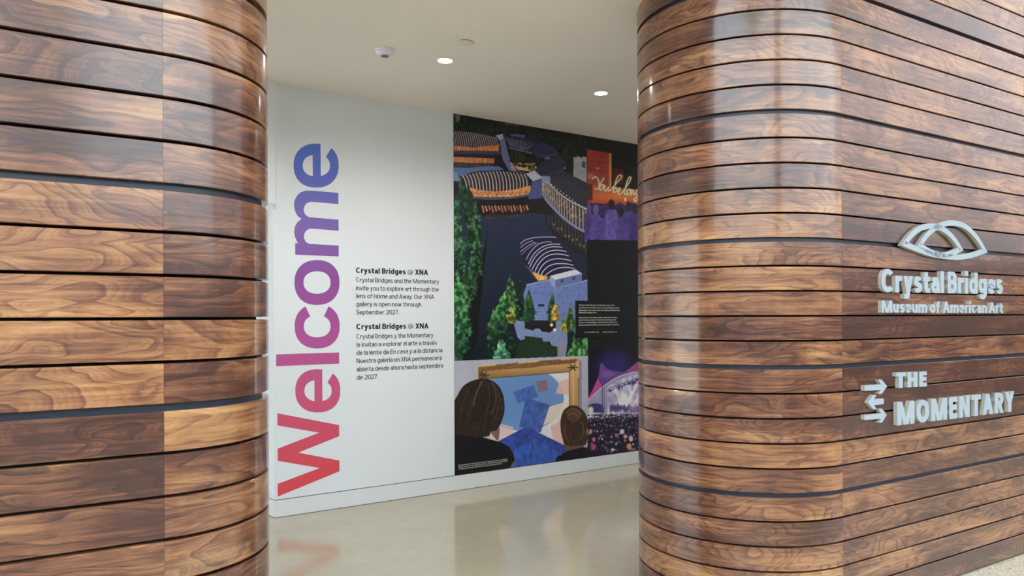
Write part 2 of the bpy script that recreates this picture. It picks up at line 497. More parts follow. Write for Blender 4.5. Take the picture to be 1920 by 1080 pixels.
for lev in range(LEV_TOP, 3):
    for i in range(5):
        zt_ = H - (lev + Z0) * MOD - G_THICK / 2 - i * (BH + G_THIN); zb_ = zt_ - BH
        for ci, (kind, path, tones, u0) in enumerate(cols):
            me = sweep_board('board', path, zb_, zt_, u0)
            o = bpy.data.objects.new('board', me); COL.objects.link(o)
            o.parent = wall_l if kind[0] == 'L' else wall_r
            base = tones[lev][i] if tones and lev in tones else rnd.uniform(.3, .55)
            o.color = (base, rnd.random(), rnd.random(), 1)
    # the wider joint below each bay of five boards has a metal channel set back in it
    zc_ = H - (lev + 1 + Z0) * MOD
    if lev < 2:
        for side, parts_ in (('L', (flat_path(L_END, SL), arc_path('L', 0, radians(176), 30))), ('R', (arc_path('R', radians(176), 0, 44), flat_path(SR, R_END)))):
            for path in parts_:
                me = sweep_board('reveal_channel', path, zc_ - G_THICK / 2 - .006, zc_ + G_THICK / 2 + .006, 0, .0205, .008, 'channel')
                o = bpy.data.objects.new('reveal_channel', me); COL.objects.link(o); o.parent = wall_l if side == 'L' else wall_r
                o['label'] = 'dark blue metal channel in the wide joint'


# ------------------------------------------------------------------ lettering: a stroke alphabet (centre lines in an outer box)
XH = .73


def A(cx, cy, rx, ry, a0, a1): return ('a', cx, cy, rx, ry, a0, a1)


def ring(cx, cy, rx, ry): return [A(cx, cy, rx, ry, 90, 450)]


def D(x0, y0, x1, y1): return ('d', x0, y0, x1, y1)


LC = {
    'a': (.52, [[A(.26, .47, .26, .26, 158, 0), (.52, 0)], [(.52, .43), (.24, .43), A(.24, .215, .24, .215, 90, 270), (.28, 0), A(.28, .22, .24, .22, 270, 360)]]),
    'b': (.58, [[(0, 1), (0, 0)], ring(.29, .365, .29, .365)]), 'c': (.54, [[A(.28, .365, .28, .365, 42, 318)]]),
    'd': (.58, [[(.58, 1), (.58, 0)], ring(.29, .365, .29, .365)]),
    'e': (.56, [[(.02, .37), (.56, .37), A(.28, .365, .28, .365, 2, 318)]]),
    'f': (.42, [[(.14, 0), (.14, .78), A(.36, .78, .22, .22, 180, 95), (.42, 1)], [(0, XH), (.40, XH)]]),
    'g': (.58, [[(.58, XH), (.58, -.03), A(.29, -.03, .29, .24, 0, -150)], ring(.29, .385, .29, .345)]),
    'h': (.54, [[(0, 1), (0, 0)], [A(.27, .44, .27, .29, 175, 0), (.54, 0)]]),
    'i': (.0, [[(0, XH), (0, 0)], ['dot', 0, .94]]), 'j': (.12, [[(.12, XH), (.12, -.1), A(0, -.1, .12, .17, 0, -90)], ['dot', .12, .94]]),
    'k': (.52, [[(0, 1), (0, 0)], D(.04, .24, .5, XH), D(.17, .38, .52, 0)]), 'l': (.0, [[(0, 1), (0, 0)]]),
    'm': (.88, [[(0, XH), (0, 0)], [A(.22, .44, .22, .29, 175, 0), (.44, 0)], [A(.66, .44, .22, .29, 175, 0), (.88, 0)]]),
    'n': (.54, [[(0, XH), (0, 0)], [A(.27, .44, .27, .29, 175, 0), (.54, 0)]]),
    'o': (.58, [ring(.29, .365, .29, .365)]), 'p': (.58, [[(0, XH), (0, -.27)], ring(.29, .365, .29, .365)]),
    'q': (.58, [[(.58, XH), (.58, -.27)], ring(.29, .365, .29, .365)]),
    'r': (.40, [[(0, XH), (0, 0)], [A(.36, .38, .36, .35, 178, 92), (.40, XH)]]),
    's': (.48, [[A(.24, .55, .22, .18, 25, 270), A(.24, .185, .24, .185, 90, -155)]]),
    't': (.42, [[(.15, .93), (.15, .2), A(.36, .2, .21, .2, 180, 265), (.42, 0)], [(0, XH), (.40, XH)]]),
    'u': (.54, [[(.54, XH), (.54, 0)], [(0, XH), (0, .29), A(.27, .29, .27, .29, 180, 355)]]),
    'v': (.54, [D(0, XH, .27, 0), D(.54, XH, .27, 0)]), 'w': (.82, [D(0, XH, .21, 0), D(.41, XH, .21, 0), D(.41, XH, .61, 0), D(.82, XH, .61, 0)]),
    'x': (.54, [D(0, XH, .54, 0), D(.54, XH, 0, 0)]), 'y': (.54, [D(0, XH, .28, .0), D(.54, XH, .16, -.27), [(.02, -.27), (.14, -.27)]]),
    'z': (.48, [[(.02, XH), (.46, XH)], D(.48, XH, 0, 0), [(.02, 0), (.46, 0)]]),
    ',': (.0, [D(.03, .1, -.04, -.14)]), '.': (.0, [['dot', 0, .06]]), '-': (.28, [[(.03, .34), (.25, .34)]]), '/': (.3, [D(.3, 1, 0, 0)]),
    ':': (.0, [['dot', 0, .06], ['dot', 0, .62]]),
}
for ch, b_ in (('\u00e9', 'e'), ('\u00e1', 'a'), ('\u00ed', 'i'), ('\u00fa', 'u')):
    w_, st = LC[b_]; st = [x for x in st if x[0] != 'dot']
    LC[ch] = (w_, st + [D(w_ / 2 - .03, .84, w_ / 2 + .09, 1.02)])
UC = {
    'A': (.72, [D(.36, 1, 0, 0), D(.36, 1, .72, 0), [(.16, .3), (.56, .3)]]),
    'B': (.6, [[(0, 1), (0, 0)], [(0, 1), (.33, 1), A(.33, .76, .24, .24, 90, -90), (0, .52)], [(.3, .52), A(.34, .26, .26, .26, 90, -90), (0, 0)]]),
    'C': (.7, [[A(.36, .5, .36, .5, 42, 318)]]), 'D': (.66, [[(0, 1), (0, 0)], [(0, 1), (.26, 1), A(.26, .5, .4, .5, 90, -90), (0, 0)]]),
    'E': (.52, [[(0, 1), (0, 0)], [(0, 1), (.5, 1)], [(0, .52), (.45, .52)], [(0, 0), (.5, 0)]]),
    'F': (.5, [[(0, 1), (0, 0)], [(0, 1), (.49, 1)], [(0, .52), (.44, .52)]]), 'G': (.72, [[A(.36, .5, .36, .5, 42, 345), (.7, .46), (.42, .46)]]), 'K': (.66, [[(0, 1), (0, 0)], D(.06, .38, .62, 1), D(.22, .55, .66, 0)]), 'V': (.68, [D(0, 1, .34, 0), D(.68, 1, .34, 0)]),
    'W': (.96, [D(0, 1, .25, 0), D(.48, 1, .25, 0), D(.48, 1, .71, 0), D(.96, 1, .71, 0)]),
    'H': (.66, [[(0, 1), (0, 0)], [(.66, 1), (.66, 0)], [(0, .52), (.66, .52)]]), 'J': (.48, [[(.48, 1), (.48, .27), A(.24, .27, .24, .27, 0, -170)]]),
    'L': (.5, [[(0, 1), (0, 0), (.48, 0)]]), 'M': (.96, [[(0, 1), (0, 0)], [(.96, 1), (.96, 0)], D(.05, 1, .46, .0), D(.91, 1, .50, .0)]),
    'N': (.68, [[(0, 1), (0, 0)], [(.68, 1), (.68, 0)], D(.02, 1, .66, 0)]), 'O': (.74, [ring(.37, .5, .37, .5)]),
    'R': (.62, [[(0, 1), (0, 0)], [(0, 1), (.34, 1), A(.34, .74, .26, .26, 90, -90), (0, .48)], D(.3, .48, .62, 0)]),
    'S': (.6, [[A(.3, .75, .28, .25, 22, 270), A(.3, .26, .3, .26, 90, -158)]]), 'T': (.62, [[(.31, 1), (.31, 0)], [(0, 1), (.62, 1)]]),
    'X': (.66, [D(0, 1, .66, 0), D(.66, 1, 0, 0)]), 'Y': (.66, [D(0, 1, .33, .42), D(.66, 1, .33, .42), [(.33, .5), (.33, 0)]]),
    'P': (.6, [[(0, 1), (0, 0)], [(0, 1), (.34, 1), A(.34, .73, .26, .27, 90, -90), (0, .46)]]),
    '@': (.9, [[A(.46, .38, .17, .2, 0, 360)], [(.64, .56), (.64, .28), A(.74, .3, .1, .12, 180, 330), A(.45, .4, .45, .5, 0, 300)]]),
    '0': (.6, [ring(.3, .5, .3, .5)]), '1': (.3, [[(.26, 1), (.26, 0)], D(.26, 1, 0, .72)]),
    '2': (.56, [[A(.28, .72, .28, .28, 165, -35), (.03, .03)], [(0, 0), (.56, 0)]]),
    '3': (.56, [[A(.28, .76, .25, .24, 160, -80), (.22, .52)], [A(.28, .27, .28, .27, 80, -160)]]),
    '4': (.6, [[(.44, 1), (.44, 0)], D(.42, 1, 0, .3), [(0, .26), (.6, .26)]]), '5': (.56, [[(.5, 1), (.06, 1), (.04, .5)], [A(.27, .32, .29, .32, 140, -160)]]),
    '9': (.58, [ring(.29, .7, .29, .3), [(.58, .7), (.58, .4), A(.29, .3, .29, .3, 0, -150)]]), '6': (.58, [ring(.29, .3, .29, .3), [(0, .3), (0, .6), A(.29, .7, .29, .3, 180, 40)]]), 'I': (.0, [[(0, 1), (0, 0)]]),
    '7': (.54, [[(0, 1), (.54, 1)], D(.54, 1, .14, 0)]), '8': (.58, [ring(.29, .75, .25, .25), ring(.29, .27, .29, .27)]),
}


def ribbon(pts, hw, closed=False):
    """mitred band around a polyline; returns (left side, right side)."""
    n = len(pts); Ls, Rs = [], []
    for i in range(n):
        if closed: p, q, r = pts[(i - 1) % n], pts[i], pts[(i + 1) % n]
        else: p, q, r = pts[max(i - 1, 0)], pts[i], pts[min(i + 1, n - 1)]
        d1 = (q[0] - p[0], q[1] - p[1]); d2 = (r[0] - q[0], r[1] - q[1])
        l1 = hypot(*d1); l2 = hypot(*d2)
        if l1 < 1e-9: d1, l1 = d2, l2
        if l2 < 1e-9: d2, l2 = d1, l1
        n1 = (-d1[1] / l1, d1[0] / l1); n2 = (-d2[1] / l2, d2[0] / l2)
        b = (n1[0] + n2[0], n1[1] + n2[1]); bl = hypot(*b)
        if bl < .2: b, bl = n2, 1
        b = (b[0] / bl, b[1] / bl); k = hw / max(.45, b[0] * n1[0] + b[1] * n1[1])
        Ls.append((q[0] + b[0] * k, q[1] + b[1] * k)); Rs.append((q[0] - b[0] * k, q[1] - b[1] * k))
    return Ls, Rs


def glyph(ch, w, seg=7):
    """list of (polygon strips) for one character: each strip is (left pts, right pts, closed)."""
    src, cap = (UC[ch], True) if ch in UC else (LC[ch], False)
    W_, strokes = src; h = w / 2; Wt = max(W_, 0) + (w if W_ < .01 else 0)
    fx = (lambda x: h + x) if W_ < .01 else (lambda x: h + x * (W_ - w) / W_)
    if cap: fy = lambda y: h + y * (1 - w)
    else:
        ax = [-.27, 0, XH, 1.0]; ay = [-.27 + h, h, XH - h, 1 - h]
        fy = lambda y: float(np.interp(y, ax, ay)) if y <= 1 else y - h
    out = []
    for st in strokes:
        if st[0] == 'd':
            _, x0, y0, x1, y1 = st; x0, x1 = fx(x0), fx(x1)
            L = hypot(x1 - x0, y1 - y0); hh = h * .96 * L / abs(y1 - y0)
            hh = min(hh, w * 1.1)
            out.append(([(x0 - hh, y0), (x1 - hh, y1)], [(x0 + hh, y0), (x1 + hh, y1)], False)); continue
        if st[0] == 'dot':
            x = fx(st[1]); y = st[2]; r = h * 1.08
            y = max(r, y - .02) if y < .5 else y
            out.append(([(x - r, y - r), (x - r, y + r)], [(x + r, y - r), (x + r, y + r)], False)); continue
        pts = []; closed = False
        for p in st:
            if p[0] == 'a':
                _, cx, cy, rx, ry, a0, a1 = p
                if abs(a1 - a0) >= 359.9: closed = True
                n = max(3, int(abs(a1 - a0) / 90 * seg))
                for i in range(n + (0 if closed else 1)):
                    t = radians(a0 + (a1 - a0) * i / n); c_, s_ = cos(t), sin(t); e_ = 2 / 2.25
                    q = (cx + rx * math.copysign(abs(c_) ** e_, c_), cy + ry * math.copysign(abs(s_) ** e_, s_))
                    q = (fx(q[0]), fy(q[1]))
                    if not pts or hypot(q[0] - pts[-1][0], q[1] - pts[-1][1]) > 1e-4: pts.append(q)
            else:
                q = (fx(p[0]), fy(p[1]))
                if not pts or hypot(q[0] - pts[-1][0], q[1] - pts[-1][1]) > 1e-4: pts.append(q)
        if not closed:                    # straight ends run out to the edge of the box
            for i, j in ((0, 1), (-1, -2)):
                dx, dy = pts[i][0] - pts[j][0], pts[i][1] - pts[j][1]; l_ = hypot(dx, dy)
                raw = st[0] if i == 0 else st[-1]
                ext = h if raw[0] != 'a' else 0
                pts[i] = (pts[i][0] + dx / l_ * ext, pts[i][1] + dy / l_ * ext)
        a, b = ribbon(pts, h, closed); out.append((a, b, closed))
    return Wt, out


def layout(text, w, track=.12, space=.27):
    x = 0; gl_ = []
    for ch in text:
        if ch == ' ': x += space; continue
        W_, st = glyph(ch, min(w, .085) if ch == '@' else w)
        gl_.append((ch, [([(p[0] + x, p[1]) for p in a], [(p[0] + x, p[1]) for p in b], c) for a, b, c in st]))
        x += W_ + track
    return x - track, gl_


def strips_mesh(strips, fr, d0, d1=None):
    """flat (d1 None) or extruded band geometry through fr(x, y, depth)."""
    vs, fs = [], []
    for k_i, (a, b, closed) in enumerate(strips):
        n = len(a); o = len(vs); dd = d0 + k_i * (.0003 if d1 is not None else .00002)
        for p, q in zip(a, b): vs += [fr(p[0], p[1], dd), fr(q[0], q[1], dd)]
        rng = range(n if closed else n - 1)
        for i in rng:
            j = (i + 1) % n; fs.append((o + 2 * i, o + 2 * i + 1, o + 2 * j + 1, o + 2 * j))
        if d1 is not None:
            o2 = len(vs)
            for p, q in zip(a, b): vs += [fr(p[0], p[1], d1), fr(q[0], q[1], d1)]
            for i in rng:
                j = (i + 1) % n
                fs.append((o2 + 2 * j, o2 + 2 * j + 1, o2 + 2 * i + 1, o2 + 2 * i))
                fs.append((o + 2 * i, o + 2 * j, o2 + 2 * j, o2 + 2 * i))
                fs.append((o + 2 * j + 1, o + 2 * i + 1, o2 + 2 * i + 1, o2 + 2 * j + 1))
            if not closed:
                fs.append((o, o2, o2 + 1, o + 1)); e_ = 2 * (n - 1)
                fs.append((o + e_, o + e_ + 1, o2 + e_ + 1, o2 + e_))
    return vs, fs


def fitted(text, s0, s1, zb, capz, w, track=.12, slant=0.0, zb1=None):
    """glyph strips placed between s0 and s1 on baseline zb (to zb1), cap height capz, in wall metres."""
    W_, gl_ = layout(text, w, track); kx = (s1 - s0) / W_
    zb1 = zb if zb1 is None else zb1
    out = []
    for ch, st in gl_:
        f = lambda p: (s0 + p[0] * kx + slant * p[1] * capz, zb + (zb1 - zb) * p[0] / W_ + p[1] * capz)
        out.append((ch, [([f(p) for p in a], [f(p) for p in b], c) for a, b, c in st]))
    return out


def fan(poly): return poly


# ------------------------------------------------------------------ printing on the mural wall
def print_frame(x, z, k): return MP(x, DM - k, z)


def poly_part(name, outline, m, parent, k0=.0008, k1=.0022):
    v, f = prism(outline, print_frame, k0, k1); return mesh(name, v, f, m, parent)


# big vertical greeting: outlines measured on the wall
gmat = mat('greeting_gradient_vinyl', (.5, .2, .4), .5, .3); gb_ = NB(gmat)
sz_ = gb_.n('SeparateXYZ'); gb_.l(gb_.n('NewGeometry').outputs['Position'], sz_.inputs[0])
zlo = on_mural(578, 927)[1]; zhi = on_mural(595, 266)[1]
tt = gb_.m('DIVIDE', gb_.m('SUBTRACT', sz_.outputs[2], zlo), zhi - zlo)
gb_.l(gb_.ramp(tt, [(0, lin((226, 76, 84))), (.12, lin((218, 80, 98))), (.3, lin((204, 88, 128))), (.45, lin((178, 84, 158))),
                    (.62, lin((146, 80, 158))), (.78, lin((128, 108, 184))), (.92, lin((92, 112, 202))), (1, lin((84, 120, 214)))]), gb_.b.inputs['Base Color'])


def sup(cx, cy, rx, ry, a0, a1, n, p=2.25):
    out = []
    for i in range(n + 1):
        t = radians(a0 + (a1 - a0) * i / n); c_, s_ = cos(t), sin(t)
        out.append((cx + rx * math.copysign(abs(c_) ** (2 / p), c_), cy + ry * math.copysign(abs(s_) ** (2 / p), s_)))
    return out


def band(outer, inner, closed=False): return [(outer, inner, closed)]


def gl_e(y0, y1):                         # y0 top, y1 bottom in the measured picture; the letter lies on its side
    cx, cy = 594.8, (y0 + y1) / 2; ry = (y1 - y0) / 2; k = ry / 41.5
    o = sup(cx, cy, 42.2, ry, 270 - 2, 270 - 2 - 318, 40); i = sup(cx + .4, cy, 25.5, 20.5 * k, 270 + 0, 270 - 318, 40)
    strips = [(o, i, False)]
    strips.append(([(588.5, y0 + 20 * k), (588.5, y1 - 18 * k)], [(603.3, y0 + .9), (603.3, y1 - 18 * k)], False))
    strips.append(([(588.5, y0 + .2), (588.5, y0 + 22 * k)], [(603.3, y0 + .4), (603.3, y0 + 22 * k)], False))
    return strips


def gl_o(y0, y1):
    cy = (y0 + y1) / 2
    return [(sup(594.8, cy, 42.2, (y1 - y0) / 2, 0, 360, 44)[:-1], sup(594.8, cy, 25.3, (y1 - y0) / 2 - 21, 0, 360, 44)[:-1], True)]


def gl_c(y0, y1):
    cy = y0 + (y1 - y0) * .47; ry = y1 - cy
    return [(sup(594.5, cy, 42.2, ry, 292, 292 - 404 + 92 + 0, 1)[:0] + sup(594.5, cy, 42.2, ry, -62, 242, 40), sup(594.5, cy, 25, ry - 21, -62, 242, 40), False)]


greet = []
greet.append(('W', [([(634.3, 794.6), (518.8, 771.5)], [(634.3, 815.4), (518.8, 794.3)], False),
                    ([(634.3, 794.6), (518.8, 837.8)], [(634.3, 815.4), (518.8, 860.7)], False),
                    ([(634.3, 861.1), (518.8, 837.8)], [(634.3, 881.1), (518.8, 860.7)], False),
                    ([(634.3, 861.1), (518.3, 904.0)], [(634.3, 881.1), (518.3, 927.7)], False)]))
greet.append(('e', gl_e(689.3, 770.5)))
greet.append(('l', [([(517.2, 661.2), (635.2, 658.4)], [(517.2, 683.4), (635.2, 679.3)], False)]))
greet.append(('c', gl_c(572.2, 650.6)))
greet.append(('o', gl_o(484.9, 569.0)))


def arch(xc, ytop, ybot, slope=.045):     # one arch of the m: stem at ytop side returning towards ybot
    yo = ytop; yi = ytop + 20.8
    o = [(636, yo + 5.0)] + [(x, yo + (x - 582) * .09 + 0) for x in (620, 600, 585)]
    o += [(575, yo + .2), (566, yo + 3), (558.5, yo + 9.5), (554, yo + 18), (552.6, yo + 28), (554.5, yo + 38), (559, yo + 47), (567, yo + 53.5), (578, yo + 56)]
    i = [(636, yi + 5.0)] + [(x, yi + (x - 582) * .09 + 0) for x in (620, 600, 590)]
    i += [(583, yi + .4), (578, yi + 2), (573.5, yi + 6.5), (571, yi + 12), (571.0, yi + 18), (573.5, yi + 24), (578, yi + 28), (585, yi + 30), (592, yi + 31)]
    return (o, i, False)


greet.append(('m', [arch(0, 354.4, 0), arch(0, 404.6, 0), ([(554.4, 452.8), (635.8, 458.0)], [(554.4, 474.5), (635.8, 478.4)], False)]))
greet.append(('e', gl_e(266.4, 349.0)))
zc = on_mural(578, 927)
gt = thing('wall_lettering', 'tall sideways greeting word fading from red up to blue on white wall', 'lettering', MP(zc[0], DM - .002, zc[1]))
for ch, st in greet:
    st2 = [([on_mural(*p) for p in a], [on_mural(*p) for p in b], c) for a, b, c in st]
    v, f = merge([strips_mesh([q_], print_frame, .0010 + .00008 * i_) for i_, q_ in enumerate(st2)])
    under(mesh('letter', v, f, gmat), gt)


def text_line(name, segs, capz, m, parent, k=.0012, w=.13, bold=False):
    """segs: (text, x_left, x_right, baseline y, slant) measured on the wall."""
    parts = []
    for txt, x0, x1, y0, y1, sl in segs:
        s0, z0 = on_mural(x0, y0); s1, z1 = on_mural(x1, y1)
        for ch, st in fitted(txt, s0, s1, z0, capz, w, .08, sl, z1):
            parts.append(strips_mesh(st, print_frame, k))
    v, f = merge(parts); o = mesh(name, v, f, m); under(o, parent); return o


def line_y(x0, y0, x1):                   # same height on the wall, further along
    s, z = on_mural(x0, y0); s1 = on_mural(x1, y0)[0]
    for _ in range(6):
        zz = on_mural(x1, y0)
        s1 = zz[0]
        break
    # project back
    X, Y, Z = MP(s1, DM, z); return HY + F * (H - z) / Y - 0 + (x1 - 960) * 0


tz = on_mural(668, 709)
tx = thing('wall_text', 'black bilingual introduction printed on the white wall beside the greeting', 'text', MP(tz[0], DM - .001, tz[1]))
capb = .0435; capr = .0365
L_ = [('b', 'Crystal Bridges @ XNA', 668, 803, 509.5), ('r', 'Crystal Bridges and the Momentary', 668, 823.5, 526.5), ('r', 'invite you to explore art through the', 668, 822.8, 542),
      ('3', None, 668, 814, 557), ('r', 'gallery is open now through', 668, 790, 572.2), ('r', 'September 2027.', 668, 748, 587.5),
      ('b', 'Crystal Bridges @ XNA', 668, 803, 615.5), ('r', 'Crystal Bridges y the Momentary', 668, 812, 633), ('r', 'le invitan a explorar el arte a trav\u00e9s', 668, 818.5, 648.3),
      ('4', None, 668, 830.5, 663.6), ('r', 'Nuestra galer\u00eda en XNA permanecer\u00e1', 668, 827.5, 679), ('r', 'abierta desde ahora hasta septiembre', 668, 830.5, 694.5), ('r', 'de 2027.', 668, 708, 710)]
for kind, txt, x0, x1, yb in L_:
    z = on_mural(x0, yb)[1]

    def yb_at(x):
        lo, hi = yb - 40, yb + 40
        for _ in range(30):
            mid = (lo + hi) / 2
            if on_mural(x, mid)[1] > z: lo = mid
            else: hi = mid
        return lo
    if kind == 'b': text_line('heading', [(txt, x0, x1, yb, yb_at(x1), 0)], capb, M['ink'], tx, w=.2)
    elif kind == 'r': text_line('text_line', [(txt, x0, x1, yb, yb_at(x1), 0)], capr, M['ink'], tx, w=.125)
    elif kind == '3': text_line('text_line', [('lens of', 668, 698.5, yb, yb_at(698.5), 0), ('Home and Away.', 700.6, 773.5, yb_at(700.6), yb_at(773.5), .2), ('Our XNA', 776.5, 814, yb_at(776.5), yb_at(814), 0)], capr, M['ink'], tx, w=.125)
    else: text_line('text_line', [('de la lente de', 668, 728.8, yb, yb_at(728.8), 0), ('En casa y a la distancia.', 730.5, 829.8, yb_at(730.5), yb_at(829.8), .2)], capr, M['ink'], tx, w=.125)

# ------------------------------------------------------------------ raised signs on the walnut wall
SGN = .022                                # face of the letters stands this far off the boards


def sign_frame(x, z, k): return WP(x, DW - k, z)


def S(px, py): return on_wall(px, py, DW - SGN)


def raised(name, strips, parent, f=None, face=M['metal']):
    fr = lambda x, y, k: sign_frame(x, y, k)
    v, fa = strips_mesh(strips, fr, SGN, .0004)
    o = mesh(name, v, fa, M['metal']); o.data.materials.append(M['metal_side'])
    ns = len(fa)
    dirn = (-NX, -NY)
    for p in o.data.polygons:
        nr = p.normal
        if abs(nr[0] * NX + nr[1] * NY) < .7: p.material_index = 1
    if parent: under(o, parent)
    return o


def sign_word(name, label, cat, rows):
    """rows: (text, px x0, baseline y0, px x1, baseline y1, cap top y at x0, weight, track)."""
    first = S(rows[0][1], rows[0][2]); t = thing(name, label, cat, WP(first[0], DW, first[1]), None)
    for txt, x0, y0, x1, y1, yt, w, tr_, sp_ in rows:
        s0, z0 = S(x0, y0); s1, z1 = S(x1, y1); cap = S(x0, yt)[1] - z0
        W_, gl_ = layout(txt, w, tr_, sp_); kx = (s1 - s0) / W_
        for ch, st in gl_:
            f = lambda p: (s0 + p[0] * kx, z0 + (z1 - z0) * p[0] / W_ + p[1] * cap)
            st2 = [([f(p) for p in a], [f(p) for p in b], c) for a, b, c in st]
            raised('letter', st2, t)
    return t


sign_word('museum_sign', 'two rows of raised silver museum name letters under the leaf emblem', 'sign',
          [('Crystal Bridges', 1653.5, 553.2, 1881, 558.2, 508.8, .215, .075, .16), ('Museum of American Art', 1653.5, 591.3, 1881, 593.8, 568.2, .215, .07, .2)])
sign_word('momentary_sign', 'two rows of raised silver capitals to the right of the three arrows', 'sign',
          [('THE', 1679.5, 733.3, 1737, 730.0, 704.4, .25, .12, .3), ('MOMENTARY', 1681, 803.2, 1900.5, 778.2, 759.5, .235, .12, .3)])


def emblem(paths, wd_):
    st = []
    for pth in paths:
        pts = [S(1680 + x / 10.667, 410 + y / 10.667) for x, y in pth]
        a, b = ribbon(pts, wd_ / 2, True); st.append((a, b, True))
    return st


def smooth_path(p, corners):              # Catmull-Rom between the corner indices
    out = []; n = len(p)
    for i in range(n):
        p0, p1, p2, p3 = p[(i - 1) % n], p[i], p[(i + 1) % n], p[(i + 2) % n]
        if i in corners: p0 = p1
        if (i + 1) % n in corners: p3 = p2
        for k in range(4):
            t = k / 4
            out.append(tuple(.5 * ((2 * b_) + (-a_ + c_) * t + (2 * a_ - 5 * b_ + 4 * c_ - d_) * t * t + (-a_ + 3 * b_ - 3 * c_ + d_) * t ** 3)
                             for a_, b_, c_, d_ in zip(p0, p1, p2, p3)))
    return out


leafL = smooth_path([(185, 565), (330, 385), (500, 255), (680, 212), (830, 222), (960, 275), (1110, 395), (1220, 530), (1305, 672), (1160, 745), (1020, 785), (880, 795), (720, 765), (500, 690), (320, 620)], {0, 8})
leafR = smooth_path([(500, 590), (620, 410), (760, 280), (880, 210), (1030, 160), (1200, 155), (1380, 210), (1530, 330), (1670, 500), (1790, 712), (1560, 790), (1350, 830), (1180, 835), (960, 810), (780, 760), (620, 680)], {0, 9})
ez = S(1690, 463)
et = thing('leaf_emblem', 'raised silver emblem of two overlapping leaf outlines above the museum name', 'emblem', WP(ez[0], DW, ez[1]))
for pth in (leafL, leafR): raised('leaf_outline', emblem([pth], .030), et)

az = S(1620, 792)
at_ = thing('arrow_emblem', 'stack of three raised silver arrows pointing right, left and right', 'emblem', WP(az[0], DW, az[1]))


def arrow(px0, px1, ys, tip_right=True):
    """ys: shaft top, shaft bottom, head top, head bottom, tip y; measured."""
    st_, sb_, ht, hb, ty, xh = ys
    if tip_right:
        o = [(px0, st_[0]), (xh + 5, st_[1]), (xh, ht), (xh + 6.5, ht), (px1, ty), (xh + 6.5, hb), (xh, hb), (xh + 5, sb_[1]), (px0, sb_[0])]
    else:
        o = [(px1, st_[1]), (xh - 5, st_[0]), (xh + 0, ht), (xh - 6, ht), (px0, ty), (xh - 6, hb), (xh + 0, hb), (xh - 5, sb_[0]), (px1, sb_[1])]
    q = [S(*p) for p in o]
    v, f = prism(q, lambda x, z, k: sign_frame(x, z, k), SGN, .0004)
    ob = mesh('arrow', v, f, M['metal']); ob.data.materials.append(M['metal_side'])
    for p in ob.data.polygons:
        if abs(p.normal[0] * NX + p.normal[1] * NY) < .7: p.material_index = 1
    under(ob, at_)


arrow(1620, 1662.5, ((728.0, 726.0), (738.0, 736.0), 717.0, 743.5, 729.5, 1646))
arrow(1626, 1656, ((753.5, 752.5), (764.5, 763.0), 745.5, 772.5, 760.0, 1642.5), False)
arrow(1619.5, 1661.5, ((783.0, 780.5), (792.5, 790.5), 771.5, 797.5, 783.0, 1646))

# ------------------------------------------------------------------ ceiling fittings
def on_ceiling(px, py):
    u, v = ray(px, py); t = (CEIL - H) / -v; return (u * t, t)


def lathe(name, prof, m, cx, cy, n=28, parent=None, z=0):
    vs, fs = [], []
    for r, h_ in prof:
        for i in range(n): vs.append((cx + r * cos(2 * pi * i / n), cy + r * sin(2 * pi * i / n), z + h_))
    for k in range(len(prof) - 1):
        for i in range(n): fs.append((k * n + i, k * n + (i + 1) % n, (k + 1) * n + (i + 1) % n, (k + 1) * n + i))
    fs.append(tuple(range(n))[::-1]); fs.append(tuple(range((len(prof) - 1) * n, len(prof) * n)))
    o = mesh(name, vs, fs, m, smooth=False)
    for p in o.data.polygons: p.use_smooth = len(p.vertices) == 4
    if parent: under(o, parent)
    return o


DL = [on_ceiling(838, 112), on_ceiling(1130, 175.5)]
dvx, dvy = DL[1][0] - DL[0][0], DL[1][1] - DL[0][1]
labels = ['glowing round downlight in the passage ceiling, beside the round cover plate', 'glowing round downlight in the passage ceiling, nearest the right timber pod',
          'added unseen round downlight behind the right timber pod, next after the visible pair', 'added unseen round downlight at the far end of the passage row', 'added unseen round downlight nearest the left timber pod, hidden behind it']


def downlight(i, x, y, power):
    lab = labels[i]
    t = thing('recessed_downlight', lab or 'added unseen round downlight further along the passage ceiling', 'ceiling light', (x, y, CEIL), 'passage downlights')
    lathe('trim_ring', [(.060, -.0005), (.060, -.004), (.052, -.006), (.049, -.004), (.049, -.0005)], M['trim'], x, y, 28, t, CEIL)
    lathe('lens', [(.048, -.0008), (.048, -.0042), (.030, -.0055)], M['lens'], x, y, 28, t, CEIL)
    l = bpy.data.lights.new('downlight_beam', 'SPOT'); l.energy = power; l.color = (1.0, .94, .85); l.spot_size = radians(160); l.spot_blend = 1.0; l.shadow_soft_size = .045
    o = bpy.data.objects.new('downlight_beam', l); COL.objects.link(o); o.location = (x, y, CEIL - .02); under(o, t); o.location = (x, y, CEIL - .02)
    return t


PW = 66
for i, k in enumerate((0, 1, 2, 3, -1.0)):  # last three are unseen, added along the row to brighten the passage
    downlight(i, DL[0][0] + dvx * k, DL[0][1] + dvy * k, PW)

